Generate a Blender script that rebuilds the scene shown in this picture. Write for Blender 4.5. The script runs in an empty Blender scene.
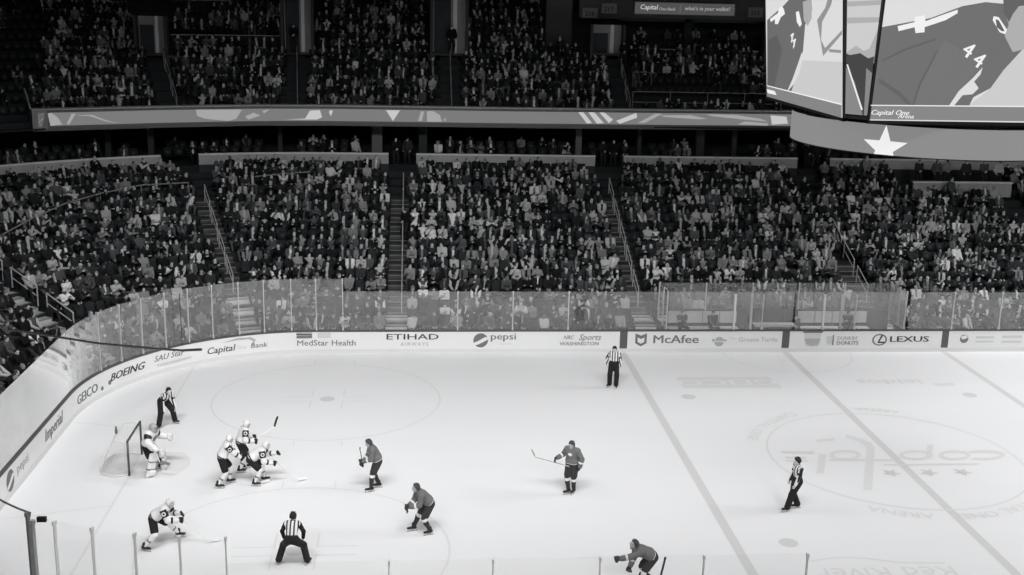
import bpy, math, random
import numpy as np
from math import sin, cos, pi, radians as R_, atan2, sqrt, hypot

random.seed(7)
RNG = np.random.default_rng(11)
SC = bpy.context.scene
COL = SC.collection
V = lambda *a: np.array(a, float)


def nrm(a):
    return a / (np.linalg.norm(a) + 1e-12)


# camera pose
CAM_P = V(-17.5635, -38.61328, 16.00719)
CAM_E = (.08723, .24386, .02297)
CAM_F = 1165.196
_a, _b, _c = CAM_E
_f = V(sin(_a) * cos(_b), cos(_a) * cos(_b), -sin(_b))
_r = V(cos(_a), -sin(_a), 0)
_u = np.cross(_r, _f)
_r, _u = _r * cos(_c) + _u * sin(_c), -_r * sin(_c) + _u * cos(_c)



def px(w):
    d = np.asarray(w, float) - CAM_P
    z = d @ _f
    return 512 + CAM_F * (d @ _r) / z, 287.5 - CAM_F * (d @ _u) / z


# ------------------------------------------------------------------ materials
MATS = {}


def mat(name, grey, rough=0.6, spec=0.3, metal=0.0, noise=0.0, scale=8.0, bump=0.0, tint=(1.0, 1.0, 1.0), coat=0.0):
    """procedural grey: base value times a soft noise"""
    if name in MATS:
        return MATS[name]
    m = bpy.data.materials.new(name)
    m.use_nodes = True
    nt = m.node_tree
    b = nt.nodes['Principled BSDF']
    b.inputs['Roughness'].default_value = rough
    b.inputs['Specular IOR Level'].default_value = spec
    b.inputs['Metallic'].default_value = metal
    b.inputs['Coat Weight'].default_value = coat
    c = [grey * t for t in tint]
    tc = nt.nodes.new('ShaderNodeTexCoord')
    nz = nt.nodes.new('ShaderNodeTexNoise')
    nz.inputs['Scale'].default_value = scale
    nz.inputs['Detail'].default_value = 4
    nt.links.new(tc.outputs['Object'], nz.inputs['Vector'])
    mx = nt.nodes.new('ShaderNodeMix')
    mx.data_type = 'RGBA'
    mx.inputs[6].default_value = [x * (1 - noise) for x in c] + [1]
    mx.inputs[7].default_value = [min(1, x * (1 + noise)) for x in c] + [1]
    nt.links.new(nz.outputs['Fac'], mx.inputs[0])
    nt.links.new(mx.outputs[2], b.inputs['Base Color'])
    if bump:
        bp = nt.nodes.new('ShaderNodeBump')
        bp.inputs['Strength'].default_value = bump
        bp.inputs['Distance'].default_value = 0.02
        nt.links.new(nz.outputs['Fac'], bp.inputs['Height'])
        nt.links.new(bp.outputs['Normal'], b.inputs['Normal'])
    MATS[name] = m
    return m


def emit(name, grey, strength=1.0):
    """a lit screen surface"""
    if name in MATS:
        return MATS[name]
    m = bpy.data.materials.new(name)
    m.use_nodes = True
    nt = m.node_tree
    b = nt.nodes['Principled BSDF']
    b.inputs['Base Color'].default_value = (0.02, 0.02, 0.02, 1)
    b.inputs['Roughness'].default_value = 0.7
    b.inputs['Emission Color'].default_value = (grey, grey, grey, 1)
    b.inputs['Emission Strength'].default_value = strength
    MATS[name] = m
    return m


def glass_mat(name, veil, fres, dirt, clear=.93):
    """rink glass: clear, mirrors the ice by Fresnel, with scuffed white film"""
    m = bpy.data.materials.new(name)
    m.use_nodes = True
    nt = m.node_tree
    for n in list(nt.nodes):
        nt.nodes.remove(n)
    N = nt.nodes.new
    out = N('ShaderNodeOutputMaterial')
    tr = N('ShaderNodeBsdfTransparent')
    tr.inputs[0].default_value = (clear, clear, clear, 1)
    gl = N('ShaderNodeBsdfGlossy')
    gl.inputs['Roughness'].default_value = 0.06
    gl.inputs['Color'].default_value = (0.95, 0.95, 0.95, 1)
    df = N('ShaderNodeBsdfDiffuse')
    df.inputs[0].default_value = (0.8, 0.8, 0.8, 1)
    ge = N('ShaderNodeNewGeometry')
    dt = N('ShaderNodeVectorMath')
    dt.operation = 'DOT_PRODUCT'
    nt.links.new(ge.outputs['Incoming'], dt.inputs[0])
    nt.links.new(ge.outputs['Normal'], dt.inputs[1])
    ab = N('ShaderNodeMath')
    ab.operation = 'ABSOLUTE'
    nt.links.new(dt.outputs['Value'], ab.inputs[0])
    om = N('ShaderNodeMath')
    om.operation = 'SUBTRACT'
    om.inputs[0].default_value = 1.0
    om.use_clamp = True
    nt.links.new(ab.outputs[0], om.inputs[1])
    pw = N('ShaderNodeMath')
    pw.operation = 'POWER'
    pw.inputs[1].default_value = 4.0
    nt.links.new(om.outputs[0], pw.inputs[0])
    mul = N('ShaderNodeMath')
    mul.operation = 'MULTIPLY_ADD'
    mul.use_clamp = True
    mul.inputs[1].default_value = fres
    mul.inputs[2].default_value = veil
    nt.links.new(pw.outputs[0], mul.inputs[0])
    nz = N('ShaderNodeTexNoise')
    nz.inputs['Scale'].default_value = 1.3
    nz.inputs['Detail'].default_value = 6
    tc = N('ShaderNodeTexCoord')
    nt.links.new(tc.outputs['Object'], nz.inputs['Vector'])
    md = N('ShaderNodeMath')
    md.operation = 'MULTIPLY'
    md.inputs[1].default_value = dirt * 2
    nt.links.new(nz.outputs['Fac'], md.inputs[0])
    m1 = N('ShaderNodeMixShader')
    nt.links.new(mul.outputs[0], m1.inputs[0])
    nt.links.new(tr.outputs[0], m1.inputs[1])
    nt.links.new(gl.outputs[0], m1.inputs[2])
    m2 = N('ShaderNodeMixShader')
    nt.links.new(md.outputs[0], m2.inputs[0])
    nt.links.new(m1.outputs[0], m2.inputs[1])
    nt.links.new(df.outputs[0], m2.inputs[2])
    nt.links.new(m2.outputs[0], out.inputs[0])
    MATS[name] = m
    return m


def attr_mat(name, attr='tone', rough=0.75):
    m = bpy.data.materials.new(name)
    m.use_nodes = True
    nt = m.node_tree
    b = nt.nodes['Principled BSDF']
    b.inputs['Roughness'].default_value = rough
    b.inputs['Specular IOR Level'].default_value = 0.2
    a = nt.nodes.new('ShaderNodeAttribute')
    a.attribute_name = attr
    nt.links.new(a.outputs['Color'], b.inputs['Base Color'])
    MATS[name] = m
    return m


def stripe_mat(name, period=0.105, dark=0.012, light=0.75):
    """black and white vertical stripes, laid round the garment"""
    m = bpy.data.materials.new(name)
    m.use_nodes = True
    nt = m.node_tree
    b = nt.nodes['Principled BSDF']
    b.inputs['Roughness'].default_value = 0.7
    a = nt.nodes.new('ShaderNodeAttribute')
    a.attribute_name = 'around'
    d = nt.nodes.new('ShaderNodeMath')
    d.operation = 'MULTIPLY'
    d.inputs[1].default_value = 1 / period
    f = nt.nodes.new('ShaderNodeMath')
    f.operation = 'FRACT'
    g = nt.nodes.new('ShaderNodeMath')
    g.operation = 'GREATER_THAN'
    g.inputs[1].default_value = 0.42
    mx = nt.nodes.new('ShaderNodeMix')
    mx.data_type = 'RGBA'
    mx.inputs[6].default_value = (dark, dark, dark, 1)
    mx.inputs[7].default_value = (light, light, light, 1)
    nt.links.new(a.outputs['Fac'], d.inputs[0])
    nt.links.new(d.outputs[0], f.inputs[0])
    nt.links.new(f.outputs[0], g.inputs[0])
    nt.links.new(g.outputs[0], mx.inputs[0])
    nt.links.new(mx.outputs[2], b.inputs['Base Color'])
    MATS[name] = m
    return m


# ------------------------------------------------------------------ objects
def tag(o, label=None, cat=None, group=None, kind=None):
    if label:
        o['label'] = label
    if cat:
        o['category'] = cat
    if group:
        o['group'] = group
    if kind:
        o['kind'] = kind
    return o


def link(name, me, m=None, parent=None, loc=None, rz=0.0):
    o = bpy.data.objects.new(name, me)
    COL.objects.link(o)
    if m is not None and me is not None:
        if not me.materials:
            me.materials.append(m)
        elif me.materials[0] != m:
            o.material_slots[0].link = 'OBJECT'
            o.material_slots[0].material = m
    if parent:
        o.parent = parent
    if loc is not None:
        o.location = [float(x) for x in loc]
    if rz:
        o.rotation_euler = (0, 0, rz)
    return o


def thing(name, label, cat, loc=(0, 0, 0), rz=0.0, group=None):
    o = bpy.data.objects.new(name, None)
    COL.objects.link(o)
    o.location = [float(x) for x in loc]
    o.rotation_euler = (0, 0, rz)
    o.empty_display_size = 0.1
    return tag(o, label, cat, group)


def mesh_np(name, verts, faces, smooth=False):
    """verts (n,3); faces: (m,4) or (m,3) array, or a list of mixed faces"""
    me = bpy.data.meshes.new(name)
    verts = np.asarray(verts, np.float32)
    if isinstance(faces, np.ndarray):
        k = faces.shape[1]
        m = len(faces)
        me.vertices.add(len(verts))
        me.vertices.foreach_set('co', verts.ravel())
        me.loops.add(m * k)
        me.loops.foreach_set('vertex_index', faces.astype(np.int32).ravel())
        me.polygons.add(m)
        me.polygons.foreach_set('loop_start', np.arange(0, m * k, k, dtype=np.int32))
        me.update(calc_edges=True)
    else:
        me.from_pydata([tuple(map(float, v)) for v in verts], [], [tuple(map(int, f)) for f in faces])
    if smooth:
        me.polygons.foreach_set('use_smooth', np.ones(len(me.polygons), bool))
    me.update()
    return me


class MB:
    """collects shapes for one mesh"""

    def __init__(s):
        s.v, s.f = [], []

    def add(s, vs, fs):
        n = len(s.v)
        s.v += [tuple(map(float, x)) for x in vs]
        s.f += [tuple(i + n for i in f) for f in fs]
        return s

    def box(s, x0, x1, y0, y1, z0, z1):
        s.add([(x0, y0, z0), (x1, y0, z0), (x1, y1, z0), (x0, y1, z0), (x0, y0, z1), (x1, y0, z1), (x1, y1, z1), (x0, y1, z1)],
              [(0, 3, 2, 1), (4, 5, 6, 7), (0, 1, 5, 4), (1, 2, 6, 5), (2, 3, 7, 6), (3, 0, 4, 7)])
        return s

    def hexa(s, p):
        """8 corners: 4 bottom (ccw), 4 top"""
        s.add(p, [(0, 3, 2, 1), (4, 5, 6, 7), (0, 1, 5, 4), (1, 2, 6, 5), (2, 3, 7, 6), (3, 0, 4, 7)])
        return s

    def tube(s, pts, r, n=8, cap=True, flat=None):
        pts = [np.asarray(p, float) for p in pts]
        rs = r if hasattr(r, '__len__') else [r] * len(pts)
        rings = []
        up = V(0, 0, 1)
        for i, p in enumerate(pts):
            t = nrm((pts[min(i + 1, len(pts) - 1)] - pts[max(i - 1, 0)]))
            a = np.cross(t, up)
            if np.linalg.norm(a) < 1e-3:
                a = V(1, 0, 0)
            a = nrm(a)
            b = np.cross(a, t)
            rings.append([p + rs[i] * (a * cos(2 * pi * k / n) + b * sin(2 * pi * k / n)) for k in range(n)])
        vs = [q for r_ in rings for q in r_]
        fs = []
        for i in range(len(pts) - 1):
            for k in range(n):
                fs.append((i * n + k, i * n + (k + 1) % n, (i + 1) * n + (k + 1) % n, (i + 1) * n + k))
        if cap:
            fs.append(tuple(range(n - 1, -1, -1)))
            fs.append(tuple((len(pts) - 1) * n + k for k in range(n)))
        return s.add(vs, fs)

    def strip(s, a, b):
        n = len(a)
        return s.add(list(a) + list(b), [(i, i + 1, n + i + 1, n + i) for i in range(n - 1)])

    def slab(s, poly, z0, z1):
        n = len(poly)
        s.add([(x, y, z0) for x, y in poly] + [(x, y, z1) for x, y in poly],
              [tuple(range(n - 1, -1, -1)), tuple(range(n, 2 * n))] + [(i, (i + 1) % n, n + (i + 1) % n, n + i) for i in range(n)])
        return s

    def build(s, name, m, parent=None, smooth=False, loc=None, rz=0.0):
        me = mesh_np(name, s.v, s.f, smooth)
        return link(name, me, m, parent, loc, rz)


# text as mesh vertices (u right, v up), centred on its width
TXT = {}


def text_mesh(s, size=1.0, bold=0.0, shear=0.0, ext=0.004, sx=1.0, res=2, space=1.0):
    key = (s, size, bold, shear, ext, sx, space)
    if key in TXT:
        return TXT[key]
    cu = bpy.data.curves.new('lettering', 'FONT')
    cu.body = s
    cu.size = size
    cu.offset = min(bold, 0) * size
    cu.shear = shear
    cu.extrude = ext
    cu.resolution_u = res
    cu.space_character = space
    cu.align_x = 'CENTER'
    o = bpy.data.objects.new('lettering', cu)
    COL.objects.link(o)
    bpy.context.view_layer.update()
    me = bpy.data.meshes.new_from_object(o.evaluated_get(bpy.context.evaluated_depsgraph_get()))
    vs = np.array([v.co[:] for v in me.vertices])
    fs = [tuple(p.vertices) for p in me.polygons]
    bpy.data.objects.remove(o)
    bpy.data.curves.remove(cu)
    bpy.data.meshes.remove(me)
    vs[:, 0] *= sx
    c = (vs[:, 0].max() + vs[:, 0].min()) / 2
    vs[:, 0] -= c
    if bold > 0:            # heavier strokes: the same letters three times, a little apart
        k, V0, F0 = len(vs), vs, fs
        vs = np.concatenate([V0 + V(d * bold * size, 0, .0014 * j) for j, d in enumerate((-1, 1, 0))])
        fs = [tuple(i + j * k for i in f) for j in range(3) for f in F0]
    TXT[key] = (vs, fs)
    return vs, fs


def ordw(n):
    a = ['', 'first', 'second', 'third', 'fourth', 'fifth', 'sixth', 'seventh', 'eighth', 'ninth', 'tenth', 'eleventh', 'twelfth', 'thirteenth',
         'fourteenth', 'fifteenth', 'sixteenth', 'seventeenth', 'eighteenth', 'nineteenth']
    t = {2: 'twent', 3: 'thirt', 4: 'fort', 5: 'fift', 6: 'sixt', 7: 'sevent', 8: 'eight', 9: 'ninet'}
    if n < 20:
        return a[n]
    d, u = divmod(n, 10)
    return t[d] + 'ieth' if u == 0 else t[d] + 'y-' + a[u]


# ------------------------------------------------------------------ bodies: smooth union of tapered capsules, then surface nets
class Sdf:
    def __init__(s):
        s.p = []

    def cap(s, a, b, ra, rb=None, k=0.03, reg=0):
        s.p.append(('c', np.asarray(a, float), np.asarray(b, float), ra, ra if rb is None else rb, k, reg))
        return s

    def ell(s, c, r, M=None, k=0.02, reg=0):
        s.p.append(('e', np.asarray(c, float), np.asarray(r, float), np.eye(3) if M is None else M, 0, k, reg))
        return s

    def boxp(s, c, h, M=None, rad=0.02, k=0.01, reg=0):
        s.p.append(('b', np.asarray(c, float), np.asarray(h, float), np.eye(3) if M is None else M, rad, k, reg))
        return s

    def bounds(s):
        lo, hi = [], []
        for q in s.p:
            if q[0] == 'c':
                r = max(q[3], q[4])
                lo.append(np.minimum(q[1], q[2]) - r)
                hi.append(np.maximum(q[1], q[2]) + r)
            else:
                r = np.linalg.norm(q[2]) if q[0] == 'b' else max(q[2])
                lo.append(q[1] - r)
                hi.append(q[1] + r)
        return np.min(lo, 0), np.max(hi, 0)

    def mesh(s, res, clips=()):
        lo, hi = s.bounds()
        lo = lo - 2.5 * res
        n = np.ceil((hi + 2.5 * res - lo) / res).astype(int) + 1
        D = np.full(n, 1.0, np.float32)
        ax = [lo[i] + res * np.arange(n[i]) for i in range(3)]
        for q in s.p:
            kind, k = q[0], q[5]
            if kind == 'c':
                r = max(q[3], q[4])
                l, h = np.minimum(q[1], q[2]) - r, np.maximum(q[1], q[2]) + r
            else:
                r = np.linalg.norm(q[2]) if kind == 'b' else max(q[2])
                l, h = q[1] - r, q[1] + r
            pad = k + 2 * res
            i0 = np.maximum(((l - pad - lo) / res).astype(int), 0)
            i1 = np.minimum(((h + pad - lo) / res).astype(int) + 2, n)
            P = np.stack(np.meshgrid(*[ax[j][i0[j]:i1[j]] for j in range(3)], indexing='ij'), -1)
            d = s.dist(q, P)
            sl = tuple(slice(i0[j], i1[j]) for j in range(3))
            o = D[sl]
            hh = np.maximum(k - np.abs(o - d), 0) / max(k, 1e-6)
            D[sl] = np.minimum(o, d) - hh * hh * k * 0.25
        if clips:
            P = np.stack(np.meshgrid(*ax, indexing='ij'), -1)
            for (c, nn) in clips:      # keep the side where (p-c).n < 0
                D = np.maximum(D, (P - c) @ nn)
        return surface_nets(D, lo, res)

    @staticmethod
    def dist(q, P):
        if q[0] == 'c':
            a, b = q[1], q[2]
            ab = b - a
            t = np.clip(((P - a) @ ab) / (ab @ ab + 1e-9), 0, 1)
            return np.sqrt((((P - a) - t[..., None] * ab) ** 2).sum(-1)) - (q[3] + t * (q[4] - q[3]))
        L = (P - q[1]) @ q[3]
        if q[0] == 'e':
            k0 = np.sqrt(((L / q[2]) ** 2).sum(-1)) + 1e-9
            k1 = np.sqrt(((L / q[2] ** 2) ** 2).sum(-1)) + 1e-9
            return k0 * (k0 - 1) / k1
        w = np.abs(L) - (q[2] - q[4])
        return np.sqrt((np.maximum(w, 0) ** 2).sum(-1)) + np.minimum(w.max(-1), 0) - q[4]

    def regions(s, verts):
        best = np.full(len(verts), 9.0)
        idx = np.zeros(len(verts), int)
        for i, q in enumerate(s.p):
            d = s.dist(q, verts)
            m = d < best
            best[m] = d[m]
            idx[m] = i
        return idx


def surface_nets(D, lo, res):
    S = D < 0
    nx, ny, nz = D.shape
    c = np.zeros((nx - 1, ny - 1, nz - 1), np.int8)
    corners = [(i, j, k) for i in (0, 1) for j in (0, 1) for k in (0, 1)]
    sl = lambda i, j, k: (slice(i, nx - 1 + i), slice(j, ny - 1 + j), slice(k, nz - 1 + k))
    for q in corners:
        c += S[sl(*q)]
    act = (c > 0) & (c < 8)
    I = np.argwhere(act)
    idx = np.full(act.shape, -1, np.int64)
    idx[act] = np.arange(len(I))
    vals = np.stack([D[I[:, 0] + q[0], I[:, 1] + q[1], I[:, 2] + q[2]] for q in corners], 1)
    acc = np.zeros((len(I), 3))
    cnt = np.zeros(len(I))
    for a in range(8):
        for b in range(a + 1, 8):
            if sum(abs(corners[a][m] - corners[b][m]) for m in range(3)) != 1:
                continue
            m = (vals[:, a] < 0) != (vals[:, b] < 0)
            t = vals[m, a] / (vals[m, a] - vals[m, b])
            pa, pb = np.array(corners[a], float), np.array(corners[b], float)
            acc[m] += pa + t[:, None] * (pb - pa)
            cnt[m] += 1
    verts = lo + res * (I + acc / cnt[:, None])
    quads = []
    for ax in range(3):
        u, w = [(1, 2), (2, 0), (0, 1)][ax]
        a = [slice(1, -1)] * 3
        b = [slice(1, -1)] * 3
        a[ax] = slice(0, -1)
        b[ax] = slice(1, None)
        sa, sb = S[tuple(a)], S[tuple(b)]
        E = np.argwhere(sa != sb)
        fl = sa[tuple(E.T)]
        base = E + 1
        base[:, ax] = E[:, ax]
        du = np.zeros(3, int)
        du[u] = 1
        dw = np.zeros(3, int)
        dw[w] = 1
        g = lambda B: idx[B[:, 0], B[:, 1], B[:, 2]]
        q = np.stack([g(base - du - dw), g(base - dw), g(base), g(base - du)], 1)
        q[~fl] = q[~fl][:, ::-1]
        quads.append(q)
    quads = np.concatenate(quads)
    quads = quads[(quads >= 0).all(1)]
    return verts, quads
# ------------------------------------------------------------------ skeletons
def two_bone(a, t, l1, l2, pole):
    d = t - a
    L = min(np.linalg.norm(d), (l1 + l2) * 0.995)
    u = nrm(d)
    t = a + u * L
    x = (l1 * l1 - l2 * l2 + L * L) / (2 * L)
    h = sqrt(max(l1 * l1 - x * x, 0))
    p = nrm(pole - (pole @ u) * u)
    return a + u * x + p * h, t


def skeleton(pel=(0, 0, .95), lean=0, side=0, twist=0, head=(0, 0), La=(-.1, 0, .08), Ra=(.1, 0, .08), Lt=0, Rt=0, Lh=None, Rh=None, Lep=(-.5, -.6, -.6),
             Rep=(.5, -.6, -.6), kp=(0, 1, .1), curl=.6, reach=0):
    J = {}
    pel = V(*pel)
    l, s, t = R_(lean), R_(side), R_(twist)
    U = nrm(V(sin(s), sin(l), cos(l) * cos(s)))
    r = V(cos(t), -sin(t), 0)
    r = nrm(r - (r @ U) * U)
    F = np.cross(U, r)
    J.update(pel=pel, U=U, r=r, F=F, waist=pel + U * .17 - F * .01, chest=pel + U * .34, neck=pel + U * .50)
    J['Ls'], J['Rs'] = pel + U * .455 - r * .185, pel + U * .455 + r * .185
    y, p = R_(head[0]), R_(head[1])
    hf = V(sin(y) * cos(p), cos(y) * cos(p), sin(p))
    hr = nrm(np.cross(hf, V(0, 0, 1)))
    hu = np.cross(hr, hf)
    J['hd'] = J['neck'] + nrm(U + V(0, 0, .9)) * .125 + hf * .035
    J['hM'] = np.stack([hr, hf, hu], 1)
    J['Lhip'], J['Rhip'] = pel + V(-.095, 0, -.02), pel + V(.095, 0, -.02)
    for sd, an, toe in (('L', La, Lt), ('R', Ra, Rt)):
        sg = -1 if sd == 'L' else 1
        k, a = two_bone(J[sd + 'hip'], V(*an), .44, .43, nrm(V(*kp)) + V(.22 * sg, 0, 0))
        J[sd + 'k'], J[sd + 'a'] = k, a
        J[sd + 'toe'] = V(sin(R_(toe)), cos(R_(toe)), 0)
    for sd, hd, ep in (('L', Lh, Lep), ('R', Rh, Rep)):
        sg = -1 if sd == 'L' else 1
        tgt = V(*hd) if hd is not None else J[sd + 's'] + V(.10 * sg, .08, -.53)
        e, w = two_bone(J[sd + 's'], tgt, .29, .26, V(*ep))
        J[sd + 'e'], J[sd + 'w'] = e, w
    J['curl'] = curl
    return J


def hand(S, J, sd, fr=.0095, gap=.0215, ln=1.0, k=.004, reg=3):
    """palm, four bent fingers of different lengths and a thumb off the side of the palm"""
    sg = -1 if sd == 'L' else 1
    w, d = J[sd + 'w'], nrm(J[sd + 'w'] - J[sd + 'e'])
    inn = V(-sg, .15, -.25)            # palm faces the body
    n = nrm(inn - (inn @ d) * d)
    sdir = np.cross(d, n) * sg         # towards the thumb
    if sdir @ V(0, 1, .3) < 0:
        sdir = -sdir
    M = np.stack([sdir, n, d], 1)
    pc = w + d * .05 * ln
    S.ell(pc, (.045 * ln, .019 * ln, .055 * ln), M, .02, reg)
    for i, L in enumerate((.070, .080, .074, .058)):
        o = (1.5 - i) * gap * ln
        a = w + d * .085 * ln + sdir * o
        c = J['curl']
        d1 = nrm(d * (1 - .35 * c) + n * c * .8 + sdir * (1.5 - i) * .05)
        d2 = nrm(d * (1 - 1.3 * c) + n * (.3 + c))
        m = a + d1 * L * .5 * ln
        S.cap(a, m, fr * ln, fr * ln, k, reg)
        S.cap(m, m + d2 * L * .5 * ln, fr * ln, fr * .85 * ln, k, reg)
    a = w + d * .03 * ln + sdir * .035 * ln
    m = a + nrm(d * .7 + sdir * .6 + n * .4) * .035 * ln
    S.cap(a, m, fr * 1.15 * ln, fr * ln, .008, reg)
    S.cap(m, m + nrm(d + n * .5) * .03 * ln, fr * ln, fr * .9 * ln, k, reg)


def body(J, fingers=True, feet=True):
    """one continuous body; regions: 0 trunk and arms, 1 legs, 2 head, 3 hands, 4 feet"""
    S = Sdf()
    U, r, F, pel = J['U'], J['r'], J['F'], J['pel']
    T = np.stack([r, F, U], 1)
    S.ell(pel + U * .03, (.165, .115, .13), T, .05, 1)
    S.ell(J['waist'] + U * .02, (.145, .105, .15), T, .06, 0)
    S.ell(J['chest'], (.165, .120, .17), T, .06, 0)
    S.cap(J['Ls'] + r * .03, J['Rs'] - r * .03, .062, .062, .05, 0)
    S.cap(J['neck'] - U * .04, J['hd'] - J['hM'][:, 2] * .06, .056, .052, .03, 2)
    M, h = J['hM'], J['hd']
    X, Y, Z = M[:, 0], M[:, 1], M[:, 2]
    S.ell(h + Z * .03, (.074, .094, .088), M, .03, 2)
    S.ell(h - Z * .045 + Y * .025, (.056, .066, .075), M, .03, 2)
    S.cap(h + Y * .088 + Z * .015, h + Y * .108 - Z * .022, .008, .013, .010, 2)      # nose
    S.cap(h + Y * .086 + Z * .028 - X * .038, h + Y * .086 + Z * .028 + X * .038, .010, .010, .012, 2)   # brow
    S.cap(h + Y * .084 - Z * .058 - X * .018, h + Y * .084 - Z * .058 + X * .018, .009, .009, .008, 2)   # mouth
    for q in (-1, 1):
        S.ell(h + X * .076 * q - Y * .005, (.012, .024, .033), M, .008, 2)           # ears
    for sd in 'LR':
        S.cap(J[sd + 's'], J[sd + 'e'], .052, .041, .03, 0)
        S.cap(J[sd + 'e'], J[sd + 'w'], .042, .029, .02, 0 if False else 5)
        S.cap(J[sd + 'hip'], J[sd + 'k'], .088, .058, .05, 1)
        S.cap(J[sd + 'k'], J[sd + 'a'], .058, .040, .03, 1)
        if feet:
            a, t = J[sd + 'a'], J[sd + 'toe']
            S.cap(a - V(0, 0, .035) - t * .045, a - V(0, 0, .045) + t * .15, .036, .028, .02, 4)
        if fingers:
            hand(S, J, sd)
        else:
            d = nrm(J[sd + 'w'] - J[sd + 'e'])
            S.cap(J[sd + 'w'], J[sd + 'w'] + d * .10, .038, .03, .02, 3)
    return S


def sdf_obj(S, name, m, parent, res, clips=(), extra=None, sub=None):
    vs, qs = S.mesh(res, clips)
    me = mesh_np(name, vs, qs, True)
    if extra is not None:
        a = me.attributes.new('around', 'FLOAT', 'POINT')
        a.data.foreach_set('value', extra(vs, S).astype(np.float32))
    return link(name, me, m, parent)


SKIN = [mat('skin_%d' % i, g, .55, .3, noise=.06) for i, g in enumerate((.45, .58, .34, .50, .14))]


def top_sdf(J, g=.018, sleeves=1.0, hem=0.0, loose=1.0):
    """shirt or jersey: trunk and sleeves, a little larger than the body"""
    S = Sdf()
    U, r, F = J['U'], J['r'], J['F']
    T = np.stack([r, F, U], 1)
    S.ell(J['waist'] - U * .0, (.145 + g, .112 + g, .17 + hem), T, .06, 0)
    if hem:
        S.cap(J['pel'] + U * .10 - r * .06, J['pel'] + U * .10 + r * .06, .125 + g, .125 + g, .05, 0)
    S.ell(J['chest'], (.17 + g, .125 + g, .17 + g), T, .06, 0)
    S.cap(J['Ls'] + r * .02, J['Rs'] - r * .02, .070 + g, .070 + g, .05, 0)
    for i, sd in enumerate('LR'):
        S.cap(J[sd + 's'], J[sd + 'e'], .056 + g * loose, .046 + g * loose, .03, 1 + i)
        S.cap(J[sd + 'e'], J[sd + 'e'] + (J[sd + 'w'] - J[sd + 'e']) * .93 * sleeves, .047 + g * loose, .036 + g * loose, .02, 1 + i)
    return S


def trousers_sdf(J, g=.016, flare=1.0):
    S = Sdf()
    T = np.stack([J['r'], J['F'], J['U']], 1)
    S.ell(J['pel'] + J['U'] * .04, (.165 + g, .118 + g, .12 + g), T, .05, 0)
    for sd in 'LR':
        S.cap(J[sd + 'hip'], J[sd + 'k'], .092 + g, .064 + g, .05, 1)
        S.cap(J[sd + 'k'], J[sd + 'a'] + V(0, 0, .0), .064 + g, (.046 + g) * flare, .03, 1)
    return S


def bladed_skate(J, sd, m_boot, m_blade, parent, res, name='skate'):
    a, t = J[sd + 'a'], J[sd + 'toe']
    side = V(t[1], -t[0], 0)
    S = Sdf()
    S.cap(a + V(0, 0, .07), a - V(0, 0, .02) - t * .015, .056, .052, .02)
    S.cap(a - V(0, 0, .035) - t * .05, a - V(0, 0, .045) + t * .165, .044, .036, .03)
    o = sdf_obj(S, name, m_boot, parent, res)
    b = MB()
    for k in (-.06, .13):               # two towers of the holder
        c = a + t * k
        b.hexa([c + t * u * .022 + side * w * .009 + V(0, 0, -.118) for u, w in ((-1, -1), (1, -1), (1, 1), (-1, 1))] +
               [c + t * u * .034 + side * w * .016 + V(0, 0, -.07) for u, w in ((-1, -1), (1, -1), (1, 1), (-1, 1))])
    b.build('blade_holder', M_WHITEPL, o)
    b = MB()
    prof = [(-.125, -.128), (-.10, -.150), (.17, -.150), (.205, -.125), (.19, -.112), (-.115, -.112)]
    n = len(prof)
    vs = [a + t * u + side * w * .003 + V(0, 0, z) for w in (-1, 1) for u, z in prof]
    b.add(vs, [tuple(range(n)), tuple(range(2 * n - 1, n - 1, -1))] + [(i, n + i, n + (i + 1) % n, (i + 1) % n) for i in range(n)])
    b.build('blade', m_blade, o)
    return o


def helmet(J, m, parent, res, visor=True):
    M, h = J['hM'], J['hd']
    X, Y, Z = M[:, 0], M[:, 1], M[:, 2]
    S = Sdf().ell(h + Z * .040 - Y * .002, (.099, .120, .108), M)
    for q in (-1, 1):
        S.ell(h + X * .082 * q - Z * .015 - Y * .01, (.022, .042, .05), M, .02)
    o = sdf_obj(S, 'helmet', m, parent, res, [(h + Z * .028 + Y * .03, nrm(Y * .8 - Z * .75))])
    b = MB()
    for q in (-1, 0, 1):                # raised vent ridges over the crown
        pts = [h + Z * (.040 + .112 * sin(t)) + Y * (-.002 - .124 * cos(t)) + X * q * .045 for t in np.linspace(.8, 2.3, 7)]
        b.tube(pts, .008, 6)
    b.build('vent_ridge', m, o, True)
    if visor:
        b = MB()
        A = [h + X * .104 * sin(t) + Y * (.125 * cos(t)) + Z * .045 for t in np.linspace(-1.1, 1.1, 9)]
        B = [h + X * .100 * sin(t) + Y * (.130 * cos(t)) - Z * .025 for t in np.linspace(-1.1, 1.1, 9)]
        b.strip(A, B)
        b.build('visor', M_VISOR, o, True)
    b = MB()
    b.tube([h + X * .08 - Z * .03, h + X * .05 - Z * .115 + Y * .03, h - Z * .128 + Y * .045, h - X * .05 - Z * .115 + Y * .03, h - X * .08 - Z * .03], .006, 6)
    b.build('chin_strap', m, o, True)
    return o


def gauntlet(J, sd, m, parent, res):
    S = Sdf()
    w, d = J[sd + 'w'], nrm(J[sd + 'w'] - J[sd + 'e'])
    S.cap(w - d * .11, w - d * .02, .068, .056, .02)
    hand(S, J, sd, fr=.0185, gap=.036, ln=1.22, k=.006)
    return sdf_obj(S, 'glove', m, parent, res)


def band(p, q, r, name, m, parent, res, r2=None):
    return sdf_obj(Sdf().cap(p, q, r, r2, .0), name, m, parent, res, [(p, -nrm(q - p)), (q, nrm(q - p))])


def seg(a, b, t):
    return a + (b - a) * t


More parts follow.
